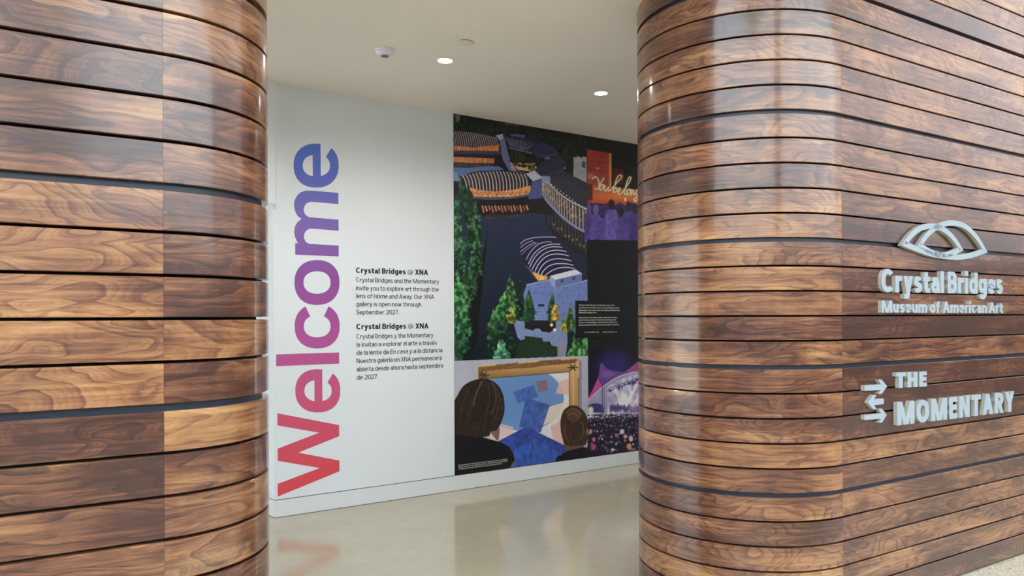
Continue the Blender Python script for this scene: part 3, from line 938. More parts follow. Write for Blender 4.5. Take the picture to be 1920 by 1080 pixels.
x, y = on_ceiling(725, 92)
sd = thing('smoke_detector', 'small white smoke detector on the passage ceiling left of the downlights', 'detector', (x, y, CEIL))
lathe('base', [(.062, -.0003), (.062, -.010), (.058, -.012)], M['plastic'], x, y, 32, sd, CEIL)
lathe('housing', [(.057, -.012), (.055, -.022), (.046, -.032), (.030, -.038)], M['plastic'], x, y, 32, sd, CEIL)
lathe('sensor_grille', [(.026, -.038), (.024, -.043), (.010, -.044)], M['grille'], x, y, 24, sd, CEIL)
x, y = on_ceiling(876, 78.5)
cp = thing('sprinkler_cover', 'flat round off-white cover plate on the passage ceiling behind the detector', 'cover plate', (x, y, CEIL))
lathe('gap_ring', [(.044, -.0002), (.044, -.004)], M['groove'], x, y, 28, cp, CEIL)
lathe('plate', [(.050, -.0042), (.051, -.0065), (.048, -.0085)], M['cover'], x, y, 32, cp, CEIL)

# ------------------------------------------------------------------ the mural: pictures painted into the colours of flat print meshes
CX0, CY0, CS = 845, 190, 2                # picture canvas: measured extent, samples per unit
CW, CHh = (1330 - CX0) * CS, (920 - CY0) * CS
rng = np.random.default_rng(7)
img = np.zeros((CHh, CW, 3), dtype=np.float32)
gy, gx = np.mgrid[0:CHh, 0:CW].astype(np.float32)
gx = gx / CS + CX0; gy = gy / CS + CY0


def vnoise(scale_x, scale_y, octaves=3, seed=0):
    r = np.random.default_rng(seed); out = np.zeros((CHh, CW), dtype=np.float32); amp = 1.0; tot = 0
    for o in range(octaves):
        nx_, ny_ = int((1330 - CX0) / scale_x * 2 ** o) + 3, int((920 - CY0) / scale_y * 2 ** o) + 3
        g = r.random((ny_, nx_)).astype(np.float32)
        fx_ = (gx[0] - CX0) / scale_x * 2 ** o; fy_ = (gy[:, 0] - CY0) / scale_y * 2 ** o
        ix = fx_.astype(int); iy = fy_.astype(int); tx_ = fx_ - ix; ty_ = fy_ - iy
        tx_ = tx_ * tx_ * (3 - 2 * tx_); ty_ = ty_ * ty_ * (3 - 2 * ty_)
        a_ = g[np.ix_(iy, ix)]; b_ = g[np.ix_(iy, ix + 1)]; c_ = g[np.ix_(iy + 1, ix)]; d_ = g[np.ix_(iy + 1, ix + 1)]
        out += amp * ((a_ * (1 - tx_) + b_ * tx_) * (1 - ty_[:, None]) + (c_ * (1 - tx_) + d_ * tx_) * ty_[:, None]); tot += amp; amp *= .55
    return out / tot


N_FINE = vnoise(3, 3, 3, 1); N_LEAF = vnoise(5, 6, 4, 2); N_BIG = vnoise(26, 26, 4, 3); N_V = vnoise(2.2, 9, 3, 4)


def C3(c): return np.array(c, dtype=np.float32)


def window_(x0, y0, x1, y1):
    a_ = max(0, int((y0 - CY0) * CS) - 1); b_ = min(CHh, int((y1 - CY0) * CS) + 2)
    c_ = max(0, int((x0 - CX0) * CS) - 1); d_ = min(CW, int((x1 - CX0) * CS) + 2)
    return slice(a_, max(a_, b_)), slice(c_, max(c_, d_))


def inside(pts, sl):
    X = gx[sl]; Y = gy[sl]; m_ = np.zeros(X.shape, bool); n = len(pts)
    for i in range(n):
        x0, y0 = pts[i]; x1, y1 = pts[(i + 1) % n]
        if y0 == y1: continue
        c_ = (y0 > Y) != (y1 > Y)
        m_ ^= c_ & (X < (x1 - x0) * (Y - y0) / (y1 - y0) + x0)
    return m_


def put(sl, mask, col, al=1.0):
    reg = img[sl]
    mk = (mask.astype(np.float32) * al)[..., None]
    img[sl] = reg * (1 - mk) + (C3(col) if not isinstance(col, np.ndarray) or col.ndim == 1 else col) * mk


def poly(pts, col, al=1.0, tex=None, col2=None, axis=1):
    xs = [p[0] for p in pts]; ys = [p[1] for p in pts]; sl = window_(min(xs), min(ys), max(xs), max(ys))
    if img[sl].size == 0: return
    m_ = inside(pts, sl); c_ = C3(col)
    if col2 is not None:
        lo, hi = (min(ys), max(ys)) if axis == 1 else (min(xs), max(xs))
        t = np.clip(((gy if axis == 1 else gx)[sl] - lo) / (hi - lo), 0, 1)[..., None]; c_ = C3(col) * (1 - t) + C3(col2) * t
    elif tex is None: put(sl, m_, c_, al); return
    else: c_ = np.broadcast_to(c_, img[sl].shape)
    if tex is not None: c_ = c_ * (1 + tex[1] * (tex[0][sl][..., None] - .5) * 2)
    put(sl, m_, np.ascontiguousarray(c_), al)


def stroke(pts, w, col, al=1.0, soft=.5):
    xs = [p[0] for p in pts]; ys = [p[1] for p in pts]; g_ = w + soft + 1
    sl = window_(min(xs) - g_, min(ys) - g_, max(xs) + g_, max(ys) + g_)
    if img[sl].size == 0: return
    X = gx[sl]; Y = gy[sl]; dm = np.full(X.shape, 1e9, dtype=np.float32)
    for (x0, y0), (x1, y1) in zip(pts[:-1], pts[1:]):
        dx, dy = x1 - x0, y1 - y0; t = np.clip(((X - x0) * dx + (Y - y0) * dy) / (dx * dx + dy * dy + 1e-6), 0, 1)
        dm = np.minimum(dm, np.hypot(X - x0 - t * dx, Y - y0 - t * dy))
    put(sl, np.clip((w / 2 - dm) / soft + .5, 0, 1), col, al)


def ell(cx, cy, rx, ry, col, al=1.0, soft=.15, tex=None):
    sl = window_(cx - rx * 1.3, cy - ry * 1.3, cx + rx * 1.3, cy + ry * 1.3)
    if img[sl].size == 0: return
    d_ = np.sqrt(((gx[sl] - cx) / rx) ** 2 + ((gy[sl] - cy) / ry) ** 2)
    if tex is not None: d_ = d_ + (tex[0][sl] - .5) * tex[1]
    put(sl, np.clip((1 - d_) / soft + .5, 0, 1), col, al)


def curve(p0, p1, p2, n=12):              # through p1
    c_ = (2 * p1[0] - (p0[0] + p2[0]) / 2, 2 * p1[1] - (p0[1] + p2[1]) / 2)
    return [((1 - t) ** 2 * p0[0] + 2 * t * (1 - t) * c_[0] + t * t * p2[0], (1 - t) ** 2 * p0[1] + 2 * t * (1 - t) * c_[1] + t * t * p2[1]) for t in [i / n for i in range(n + 1)]]


def smoothline(p, k=5):
    out = []
    for i in range(len(p) - 1):
        p0, p1, p2, p3 = p[max(i - 1, 0)], p[i], p[i + 1], p[min(i + 2, len(p) - 1)]
        for j in range(k):
            t = j / k
            out.append(tuple(.5 * (2 * b_ + (-a_ + c_) * t + (2 * a_ - 5 * b_ + 4 * c_ - d_) * t * t + (-a_ + 3 * b_ - 3 * c_ + d_) * t ** 3) for a_, b_, c_, d_ in zip(p0, p1, p2, p3)))
    return out + [p[-1]]


def tree(cx, top, base, hw, dark, light, p=.8, contrast=1.0):
    sl = window_(cx - hw * 1.3, top - 4, cx + hw * 1.3, base + 3)
    if img[sl].size == 0: return
    Y = (gy[sl] - top) / (base - top); X = (gx[sl] - cx) / hw
    prof = np.clip(Y, 0, 1) ** p * np.sqrt(np.clip(1.12 - np.clip(Y, 0, 1) ** 5, 0, 1))
    e_ = prof + (N_LEAF[sl] - .5) * .7 * (.3 + prof) - np.abs(X)
    m_ = np.clip(e_ * hw / 1.2, 0, 1) * (Y > -.02) * (Y < 1.02)
    lit = np.clip((N_LEAF[sl] - .5) * 2.1 * contrast + (N_FINE[sl] - .5) * 1.1 + .5 - .38 * np.clip(Y, 0, 1) - .25 * X, 0, 1)[..., None]
    put(sl, m_, C3(dark) * (1 - lit) + C3(light) * lit)


# --- aerial evening picture
img[:] = C3((16, 20, 20)); f_ = np.clip((N_BIG - .42) * 3, 0, 1)[..., None]
img[:] = img * (1 - f_ * .6) + C3((36, 52, 40)) * f_ * .6 + (N_LEAF[..., None] - .5) * 16
for k in range(16): tree(858 + k * 16 + rng.uniform(-4, 4), 216 + k * 2.5 + rng.uniform(-4, 5), 262 + k * 4, 11, (12, 20, 16), (34, 54, 40))
ell(861, 219, 4, 8, (120, 112, 140), .8, .6, (N_FINE, 1.0))
stroke([(950, 232), (975, 236)], 3, (150, 70, 40), .7, 2)
poly([(851, 400), (1102, 400), (1102, 680), (851, 680)], (38, 46, 76), 1, None, (18, 28, 36))
poly([(851, 313), (880, 314), (935, 310), (947, 318), (905, 323), (866, 330), (851, 324)], (84, 112, 186), 1, (N_FINE, .06))
poly([(851, 280), (945, 280), (958, 300), (985, 325), (935, 311), (851, 313)], (26, 25, 32))
poly([(851, 293), (930, 297), (928, 306), (888, 305), (851, 303)], (214, 124, 72), 1, (N_V, .35))
for k in range(20): stroke([(853 + k * 3.8, 305 + k * .15), (852.4 + k * 3.8, 311 + k * .1)], 1.1, (170, 120, 70), .5 + .4 * rng.random())
roof1 = [(851, 245)] + smoothline([(851, 245), (872, 246), (902, 250), (925, 256), (934, 263), (939, 273)]) + [(925, 273), (890, 276), (851, 272)]
poly(roof1, (40, 33, 60), 1, (N_FINE, .2))
for k in range(21):
    x0 = 848 + k * 4.15; yt_ = 246 + max(0, (x0 - 862)) ** 1.6 * .0125
    stroke(curve((x0, yt_ + .4), (x0 + 3.6, (yt_ + 274) / 2 - 1), (x0 + 5.5, 274.5 - abs(x0 - 890) * .03)), 1.25, (214, 188, 176), .85)
poly([(851, 272), (890, 276), (938, 271), (938, 283), (851, 281)], (228, 120, 58), 1, (N_V, .3))
poly([(851, 281), (940, 283), (944, 287), (944, 290), (851, 287)], (62, 62, 112))
poly([(932, 254), (945, 250.5), (947, 262), (940, 264)], (160, 172, 220)); poly([(939, 264), (948, 256), (956, 292), (970, 320), (985, 325), (958, 322), (945, 300)], (112, 108, 172))
poly([(960, 251), (988, 253.5), (985, 260), (961, 257)], (82, 86, 152))
roof2 = smoothline([(948, 255), (970, 256), (1000, 263), (1022, 275), (1030, 288)]) + [(1024, 293), (1000, 291), (975, 284), (957, 277)]
poly(roof2, (36, 40, 84), 1, (N_FINE, .15))
for k in range(11):
    a_ = (952 + k * 5.2, 259 + k * .9 + (k > 6) * 2); b_ = (961 + k * 3.6 - (k > 4) * (k - 4) * 1.2, 275 + k * .8 - (k > 7) * 1)
    stroke([a_, b_], 1.1, (196, 190, 214), .75 - (k > 7) * .25)
for k in range(12): ell(957 + k * 3.7, 277.5 + k * .85, 1.1, .9, (245, 210, 150), .95, .6)
for k in range(7): tree(962 + k * 8, 280 + k * 1.2, 304 + k * 2, 7, (20, 26, 22), (62, 62, 38))
for k in range(70):
    x_ = 960 + rng.random() * 48; ell(x_, 304 + rng.random() * 14 + (x_ - 960) * .05, 1.3, 1.5, (255, 180 + 40 * rng.random(), 90), .55, .8)
poly([(965, 311), (988, 315), (1000, 322), (975, 319)], (226, 178, 150), .9)
poly([(960, 318), (985, 324), (1000, 332), (988, 328), (965, 322)], (118, 122, 176))
poly(smoothline([(1000, 282), (1015, 268), (1040, 277), (1049, 288)]) + [(1048, 294), (1020, 297), (1008, 296)], (46, 48, 96), 1, (N_FINE, .12))
stroke([(1016, 293), (1048, 290)], 1, (96, 98, 160), .8); ell(1029, 297, 6, 3, (120, 122, 186), .8, .5)
poly(smoothline([(1004, 322), (1018, 305), (1040, 297), (1058, 294), (1063, 304), (1061, 318)]) + [(1035, 324), (1010, 325)], (42, 46, 86), 1, (N_FINE, .12))
for k in range(4): stroke(curve((1008, 324 + k * 2.6), (1030, 326.5 + k * 2.6), (1058, 318 + k * 2.6)), 1, (92, 96, 160), .9 - k * .1)
poly([(1016, 330), (1034, 331), (1036, 346), (1028, 358), (1018, 346)], (140, 146, 202))
ell(1061.5, 316, 1.2, 1.2, (255, 230, 210), 1, .6)
tree(1062, 275, 300, 10, (26, 36, 30), (58, 72, 56)); tree(1085, 262, 296, 12, (14, 20, 18), (34, 46, 36))
poly([(1078, 294), (1082, 297), (1086, 293), (1092, 297), (1096, 294), (1102, 296), (1102, 344), (1077, 331)], (178, 178, 192), 1, (N_FINE, .12))
for k in range(6): stroke([(1079, 305 + k * 5), (1102, 311 + k * 6)], .8, (120, 122, 140), .8)
poly([(1094, 303), (1100, 304), (1100, 316), (1093, 314)], (48, 60, 110), .8)
poly([(1033, 332), (1060, 320), (1080, 333), (1102, 346), (1102, 396), (1078, 384), (1052, 364), (1034, 346)], (46, 46, 68), 1, (N_FINE, .12))
for k in range(9): stroke([(1038 + k * 8, 334 + k * 4.0), (1060 + k * 8, 328 + k * 6.0)], .6, (62, 62, 88), .9)
top_ = smoothline([(1017, 340), (1031, 345), (1050, 363), (1075, 380), (1104, 394)]); bot_ = smoothline([(1016, 362), (1030, 380), (1055, 406), (1080, 425), (1104, 438)])
poly(top_ + bot_[::-1], (66, 56, 52), 1, (N_FINE, .4))
for k in range(70):
    t = rng.random(); i_ = min(int(t * (len(top_) - 1)), len(top_) - 2); q = rng.random() * .6 + .1
    ell(top_[i_][0] * (1 - q) + bot_[i_][0] * q, top_[i_][1] * (1 - q) + bot_[i_][1] * q, 2, 2.6, (214, 158, 98), .4, .8)
for k in range(21):
    t = k / 20 * (len(top_) - 1); i_ = int(t); i_ = min(i_, len(top_) - 2); u_ = t - i_
    a_ = tuple(top_[i_][j] * (1 - u_) + top_[i_ + 1][j] * u_ for j in (0, 1)); b_ = tuple(bot_[i_][j] * (1 - u_) + bot_[i_ + 1][j] * u_ for j in (0, 1))
    stroke([a_, (a_[0] + .2, b_[1] - 2)], 1.25, (196, 192, 202), .95)
for q in (.25, .5, .75): stroke([(a_[0] * (1 - q) + b_[0] * q, a_[1] * (1 - q) + b_[1] * q) for a_, b_ in zip(top_, bot_)], .6, (120, 104, 92), .7)
stroke(top_[3:], 2.6, (176, 172, 190), 1); stroke([(x_ + .5, y_ + 1) for x_, y_ in bot_], 4.4, (126, 132, 186), 1)
for k in range(12): ell(1036 + k * 5.6, 346.5 + k * 4.2, 1.1, 1.1, (255, 235, 205), .9, .6)
refl = [(1018, 372), (1030, 386), (1055, 412), (1080, 431), (1104, 443), (1104, 488), (1075, 470), (1045, 448), (1024, 420)]
poly(refl, (34, 32, 36), 1, (N_FINE, .2))
for k in range(12): stroke([(1030 + k * 6.2, 394 + k * 4.6), (1031 + k * 6.2, 424 + k * 4.6)], 2.6, (72, 72, 74), .75, 1.2)
for k in range(9): ell(1040 + k * 7, 425 + k * 4.5 + rng.uniform(-5, 5), 1.4, 2, (250, 205, 130), .55, .8)
poly([(851, 322), (858, 323), (868, 340), (851, 338)], (120, 160, 200), .9)
poly([(888, 364), (1018, 366), (1040, 405), (1020, 402), (990, 398), (940, 408), (905, 405)], (26, 24, 30))
roof3 = smoothline([(867, 331), (884, 323), (905, 320), (935, 319.5), (965, 321), (988, 327), (1000, 342)]) + [(996, 349), (965, 355), (930, 358), (900, 356), (882, 350)]
poly(roof3, (38, 32, 58), 1, (N_FINE, .15))
for k in range(19):
    x0 = 869 + k * 6.4; yt_ = 321 + ((x0 - 930) / 66) ** 2 * 9; x1 = x0 + 7.5 - k * .12; yb_ = 357.5 - ((x1 - 934) / 62) ** 2 * 7
    stroke(curve((x0, yt_ + .5), (x0 + 5.2, (yt_ + yb_) / 2 - 2), (x1, yb_)), 1.7, (232, 206, 172), .92)
    stroke(curve((x0 + 2.4, yt_ + .5), (x0 + 7.4, (yt_ + yb_) / 2 - 2), (x1 + 2.6, yb_)), .8, (74, 70, 112), .8)
poly([(880, 350), (900, 356), (930, 359), (965, 356), (997, 348), (997, 364), (960, 369), (920, 370), (890, 368)], (230, 142, 78), 1, (N_V, .3))
for k in range(26): ell(886 + k * 4.3, 361.5 + 2.4 * (k % 2) - abs(k - 13) * .1, 1.2, 1.5, (96, 44, 34), .7, .6)
stroke(smoothline([(888, 370), (920, 372.5), (960, 371), (996, 366)]), 3.4, (78, 78, 134), 1)
poly([(988, 326), (1004, 320), (1019, 334), (1001, 340)], (186, 190, 220)); poly([(1000, 340), (1018, 335), (1018, 372), (992, 374)], (74, 84, 152), 1, (N_FINE, .08))
for k in range(15):
    x_ = 906 + k * 5.9; h_ = 11 - (k % 3) * 2; stroke([(x_, 386 + (k % 2)), (x_ + 2.5, 386 + h_)], 3.0, (236, 136, 84), .55 + .4 * rng.random(), 1.0)
for k in range(12): stroke([(914 + k * 5.2, 402), (913 + k * 5.2, 409 - k * .2)], 1.3, (200, 120, 70), .5, .8)
# vaulted pavilion in the foreground of the picture
poly([(984, 496), (1008, 527), (1030, 524), (1000, 508)], (94, 76, 116)); poly([(998, 510), (1029, 520), (1024, 525), (1010, 527)], (238, 158, 60), 1, (N_V, .3))
poly(smoothline([(976, 458), (984, 450), (1008, 443), (1036, 446), (1056, 460), (1072, 486), (1079, 506)]) + [(1050, 514), (1030, 519), (1012, 515), (990, 500), (978, 484)], (30, 32, 66), 1, (N_FINE, .12))
for a_, b_, c_, al in [((105, 465), (230, 400), (500, 392), .8), ((102, 505), (170, 455), (240, 430), .7), ((102, 552), (200, 480), (270, 450), .7), ((112, 585), (210, 500), (300, 455), .5),
                       ((165, 640), (290, 480), (450, 446), .8), ((190, 690), (330, 510), (545, 473), .95), ((205, 725), (350, 535), (570, 508), .95), ((232, 750), (390, 565), (615, 556), .95), ((265, 770), (410, 600), (640, 604), 1),
                       ((295, 802), (430, 650), (670, 660), 1), ((330, 818), (460, 700), (690, 708), 1), ((372, 828), (520, 742), (705, 746), 1)]:
    stroke(curve(*[(960 + p[0] / 6, 380 + p[1] / 6) for p in (a_, b_, c_)], 18), 1.5, (206, 202, 226), al, .7)
poly([(988, 534), (1030, 526), (1041, 542), (1102, 526), (1102, 640), (1060, 612), (1000, 604), (974, 600), (979, 560)], (96, 118, 186), 1, (N_FINE, .14))
stroke([(988, 534), (1030, 525), (1041, 541), (1091, 529), (1102, 526)], 1.3, (184, 196, 228), .9)
poly([(1042, 525), (1092, 513), (1091, 529), (1041, 541)], (92, 108, 172)); poly([(1032, 518), (1042, 525), (1041, 541), (1030, 526)], (138, 148, 198)); poly([(1032, 518), (1080, 506), (1092, 514), (1042, 525)], (198, 198, 216), 1, (N_FINE, .06))
poly([(1052, 525), (1058, 524), (1057, 530), (1051, 531)], (56, 66, 110)); poly([(1074, 520), (1080, 519), (1079, 525), (1073, 527)], (56, 66, 110))
for k in range(5): stroke([(1003, 575 + k * 6), (1022, 577 + k * 6)], 1.6, (120, 150, 190), .8)
poly([(1010, 569), (1021, 570), (1022, 576), (1009, 575)], (40, 48, 80)); stroke([(1009, 569), (1022, 570), (1022, 576)], 1, (160, 176, 214), .8)
poly([(962, 602), (985, 592), (1062, 606), (1064, 640), (1060, 672), (1045, 672), (1030, 640), (985, 650), (970, 632)], (112, 134, 184), 1, (N_FINE, .12))
poly([(1044, 640), (1060, 636), (1058, 672), (1044, 672)], (134, 130, 158))
poly([(984, 600), (1042, 602), (1042, 618), (1030, 624), (1016, 622), (1012, 617), (1004, 616), (1000, 620), (984, 616)], (34, 26, 30), 1, (N_FINE, .3))
poly([(972, 645), (976, 638), (984, 636), (984, 630), (1016, 634), (1018, 640), (1028, 642), (1028, 647), (1045, 651), (1045, 672), (964, 674)], (30, 50, 32), 1, (N_FINE, .2))
for x_, y_ in ((1034, 610), (1040, 619)): ell(x_, y_, 3, 3, (255, 226, 190), .95, .7)
G1, G2 = (16, 40, 28), (92, 176, 98)
for a_ in [(975, 520, 600, 14, (14, 30, 22), (40, 80, 50)), (957, 511, 604, 21, (20, 52, 30), (120, 186, 92)), (941, 552, 612, 20, (18, 56, 34), (84, 170, 84)), (958, 576, 606, 14, (46, 70, 20), (200, 176, 66)),
           (925, 580, 640, 17, (20, 52, 30), (110, 176, 76)), (930, 606, 676, 24, (12, 34, 26), (44, 104, 58)), (950, 602, 676, 22, (10, 32, 24), (36, 92, 54)), (941, 632, 678, 20, (22, 72, 56), (128, 214, 160)),
           (992, 541, 602, 17, (18, 44, 34), (72, 124, 60)), (986, 564, 604, 12, (20, 56, 40), (60, 120, 70)), (1036, 547, 606, 15, (26, 44, 20), (104, 128, 50)), (1041, 568, 602, 11, (120, 90, 20), (255, 196, 70)),
           (1069, 570, 622, 12, (24, 52, 20), (116, 152, 56)), (1057, 590, 622, 9, (60, 80, 20), (196, 200, 60)), (1060, 610, 624, 6, (150, 130, 30), (255, 232, 100)), (1084, 600, 664, 14, (18, 52, 26), (90, 164, 66)),
           (1076, 636, 676, 16, (22, 66, 30), (96, 184, 78)), (1096, 628, 676, 18, (24, 76, 34), (120, 206, 100))]: tree(*a_)
poly([(908, 470), (916, 430), (905, 540), (893, 640), (880, 674), (866, 674), (880, 590)], (20, 20, 22), .9)
for a_ in [(866, 330, 400, 16, (20, 50, 40), (50, 110, 78)), (880, 340, 420, 17, (14, 40, 30), (52, 104, 66)), (857, 362, 440, 13, (18, 60, 44), (92, 178, 116)), (893, 376, 470, 18, G1, (84, 150, 92)), (860, 400, 490, 18, (16, 48, 34), (104, 176, 110)),
           (884, 392, 480, 12, (12, 34, 24), (60, 120, 70)), (895, 430, 520, 16, G1, (74, 140, 80)), (862, 450, 540, 20, (12, 34, 26), (64, 124, 78)), (884, 470, 560, 14, G1, (64, 128, 66)), (872, 488, 620, 15, (18, 46, 30), (80, 134, 74)),
           (858, 500, 600, 16, (18, 60, 34), (104, 192, 100)), (870, 530, 640, 17, (16, 54, 32), (88, 178, 88)), (857, 560, 678, 15, (14, 52, 34), (80, 170, 96)), (871, 584, 660, 12, (12, 44, 30), (64, 144, 80)), (856, 620, 680, 10, (12, 44, 30), (56, 124, 76))]: tree(*a_)
for k in range(14): ell(893 - k * 1.1, 520 + k * 4 + rng.uniform(-1, 1), .9, 1.4, (150, 150, 140), .5, .8)

# --- visitors before a framed canvas (the canvas itself is a plain colour composition)
poly([(851, 676), (1102, 668), (1102, 900), (851, 900)], (166, 166, 186), 1, (N_BIG, .06))
poly([(1085, 674), (1090, 680), (1090, 768), (1085, 764)], (120, 118, 138), .8)
poly([(917, 706), (1068, 696), (1070, 880), (917, 880)], (210, 208, 214), 1, (N_LEAF, .05))
ell(978, 748, 78, 60, (96, 140, 200), 1, .03, None); ell(978, 748, 60, 48, (84, 128, 194), .5, .5)
poly([(1048, 716), (1068, 710), (1068, 742), (1041, 738)], (222, 168, 160), .9); poly([(1030, 800), (1070, 780), (1070, 862), (1046, 866)], (214, 168, 162), .9)
poly([(917, 790), (960, 800), (975, 880), (917, 880)], (214, 176, 172), .8)
poly([(917, 835), (985, 800), (1070, 842), (1070, 880), (917, 880)], (44, 66, 160), 1, (N_LEAF, .3))
poly([(940, 858), (1000, 822), (1060, 856), (1050, 880), (935, 880)], (44, 92, 190), .7, (N_V, .35))
poly([(1005, 770), (1068, 752), (1068, 776), (1012, 800)], (222, 200, 174), .9); poly([(960, 735), (1000, 722), (1008, 744), (970, 756)], (60, 92, 176), .9, (N_LEAF, .2))
poly([(985, 745), (1030, 760), (1012, 812), (972, 800)], (52, 84, 172), .9, (N_LEAF, .25)); poly([(1004, 716), (1024, 712), (1027, 732), (1008, 736)], (150, 84, 88), .7)
frame_top = [[(893.6, 686), (1085, 671.5), (1085, 681), (893.6, 697)], [(893.6, 697), (1085, 681), (1068, 698), (917, 709)]]
poly(frame_top[0], (128, 84, 44), 1, (N_FINE, .25)); poly(frame_top[1], (206, 158, 92), 1, None, (140, 96, 50))
poly([(893.6, 686), (917, 708), (917, 740), (893.6, 740)], (120, 84, 48), 1, (N_FINE, .3))
poly([(1085, 672), (1066, 698), (1066, 776), (1085, 776)], (208, 160, 98), 1, None, (176, 128, 74), 1)
stroke([(1067, 698), (1067, 776)], 1.6, (110, 72, 38), .9); stroke([(1083.5, 673), (1083.5, 776)], 1.6, (120, 82, 44), .9); stroke([(1074, 692), (1074, 776)], 2, (238, 196, 132), .6, 1)
stroke([(917, 709), (1067, 698)], 1.6, (96, 62, 34), .9)
stroke([(974, 689.5), (1006, 687)], 4, (126, 84, 44), .9)
for x0, x1 in ((894, 928), (973, 1008), (1052, 1085)):
    for k in range(9): ell(x0 + 1 + k * (x1 - x0 - 2) / 8, 686.6 - (x0 + k * (x1 - x0) / 8 - 894) * .0755, 1.7, 1.7, (228, 178, 108), .95, .5)
for k in range(9): ell(1083.5, 675 + k * 4, 1.7, 1.8, (222, 172, 104), .9, .5); ell(895, 688 + k * 3, 1.6, 1.6, (214, 164, 98), .9, .5)
for cx_, cy_ in ((907, 703), (1073, 690)):
    for k in range(6): stroke([(cx_, cy_), (cx_ + 9 * cos(k * 1.05), cy_ + 6 * sin(k * 1.05))], 2.4, (62, 38, 24), .85)


def zz(p): return (850 + p[0] / 4.696, 660 + p[1] / 4.696)


poly([zz(p) for p in [(0, 700), (180, 730), (400, 790), (480, 830), (520, 900), (535, 960), (500, 1100), (0, 1100)]], (17, 17, 22), 1, (N_BIG, .3))
poly(smoothline([zz(p) for p in [(300, 640), (330, 720), (350, 745), (385, 780), (400, 700), (395, 640)]]), (132, 92, 84), 1, (N_BIG, .2))
poly([zz(p) for p in [(490, 1010), (530, 950), (528, 1010), (515, 1014)]], (140, 104, 110), .8)
hair = smoothline([zz(p) for p in [(-10, 450), (30, 380), (80, 300), (160, 252), (250, 232), (340, 252), (410, 320), (443, 430), (440, 540), (405, 640), (370, 690), (325, 700), (300, 740), (190, 748), (90, 735), (-10, 720)]])
poly(hair, (44, 31, 27), 1, (N_V, .45))
for a_, b_, c_, al in [((255, 250), (200, 360), (170, 480), .8), ((330, 265), (370, 400), (330, 540), .7), ((240, 255), (180, 400), (120, 560), .35), ((350, 290), (400, 420), (350, 600), .4), ((150, 300), (90, 420), (50, 560), .3), ((300, 260), (310, 420), (260, 600), .25), ((390, 380), (420, 480), (370, 640), .3)]:
    stroke(curve(zz(a_), zz(b_), zz(c_)), 1.5, (130, 106, 88), al, 1.4)
poly([zz(p) for p in [(870, 1000), (900, 930), (990, 880), (1040, 850), (1120, 838), (1190, 850), (1190, 1000)]], (18, 17, 20), 1)
poly(smoothline([zz(p) for p in [(955, 770), (975, 850), (1000, 870), (1130, 840), (1160, 800), (1060, 760), (955, 770)]]), (104, 70, 56), 1, (N_FINE, .1))
poly(smoothline([zz(p) for p in [(960, 790), (940, 700), (938, 600), (965, 520), (1020, 478), (1085, 480), (1150, 535), (1184, 640), (1180, 740), (1140, 820), (1000, 830), (960, 790)]]), (60, 38, 30), 1, (N_V, .35))
ell(*zz((1055, 550)), 15, 10, (88, 58, 44), .9, .5, (N_FINE, .4))
for a_, b_, c_ in [((990, 540), (1050, 500), (1110, 550)), ((1000, 580), (1060, 610), (1110, 560)), ((1010, 560), (1050, 540), (1085, 575)), ((980, 640), (970, 700), (1000, 780)), ((1120, 620), (1140, 700), (1110, 780))]:
    stroke(curve(zz(a_), zz(b_), zz(c_)), 1.6, (150, 108, 82), .6, 1.2)
ell(*zz((1176, 706)), 3, 6, (150, 100, 84), .9, .3)

# --- right column: evening crowd before a glowing script sign
def rr(p): return (1090 + p[0] / 5.68, 270 + p[1] / 5.68)


poly([(1102.5, 190), (1330, 190), (1330, 920), (1102.5, 920)], (17, 15, 17))
poly([rr(p) for p in [(72, 60), (338, 108), (335, 640), (72, 640)]], (186, 48, 32), 1, (N_BIG, .25), None)
poly([rr(p) for p in [(72, 290), (330, 330), (330, 470), (72, 430)]], (176, 66, 76), .75, (N_FINE, .15))
for y_ in (150, 215, 250): stroke([rr((100, y_)), rr((300, y_ + 30))], .8, (226, 110, 80), .5)
ell(*rr((185, 265)), 4, 2, (240, 190, 180), .5, .8); ell(*rr((110, 350)), 7, 5, (240, 150, 130), .5, .9)
stroke([rr((322, 112)), rr((318, 460))], 2.6, (255, 196, 90), .95, 2); stroke([rr((303, 108)), rr((300, 440))], 1.6, (226, 86, 40), .8, 1.5)
poly([rr(p) for p in [(342, 262), (465, 290), (462, 440), (342, 440)]], (92, 28, 26), 1, (N_FINE, .15))
poly([rr(p) for p in [(355, 190), (460, 215), (460, 225), (355, 200)]], (46, 26, 24))
poly([rr(p) for p in [(120, 440), (620, 500), (1300, 520), (1300, 680), (380, 660), (120, 630)]], (222, 88, 42), 1, None, (196, 70, 40))
poly([rr(p) for p in [(75, 430), (130, 440), (130, 600), (75, 600)]], (70, 30, 34), .8, (N_FINE, .4))
ell(*rr((300, 560)), 24, 8, (240, 120, 50), .6, .8); ell(*rr((480, 560)), 22, 8, (246, 132, 56), .6, .8); ell(*rr((420, 680)), 8, 5, (232, 70, 44), .9, .5); ell(*rr((478, 600)), 2, 4, (255, 230, 180), .9, .5)
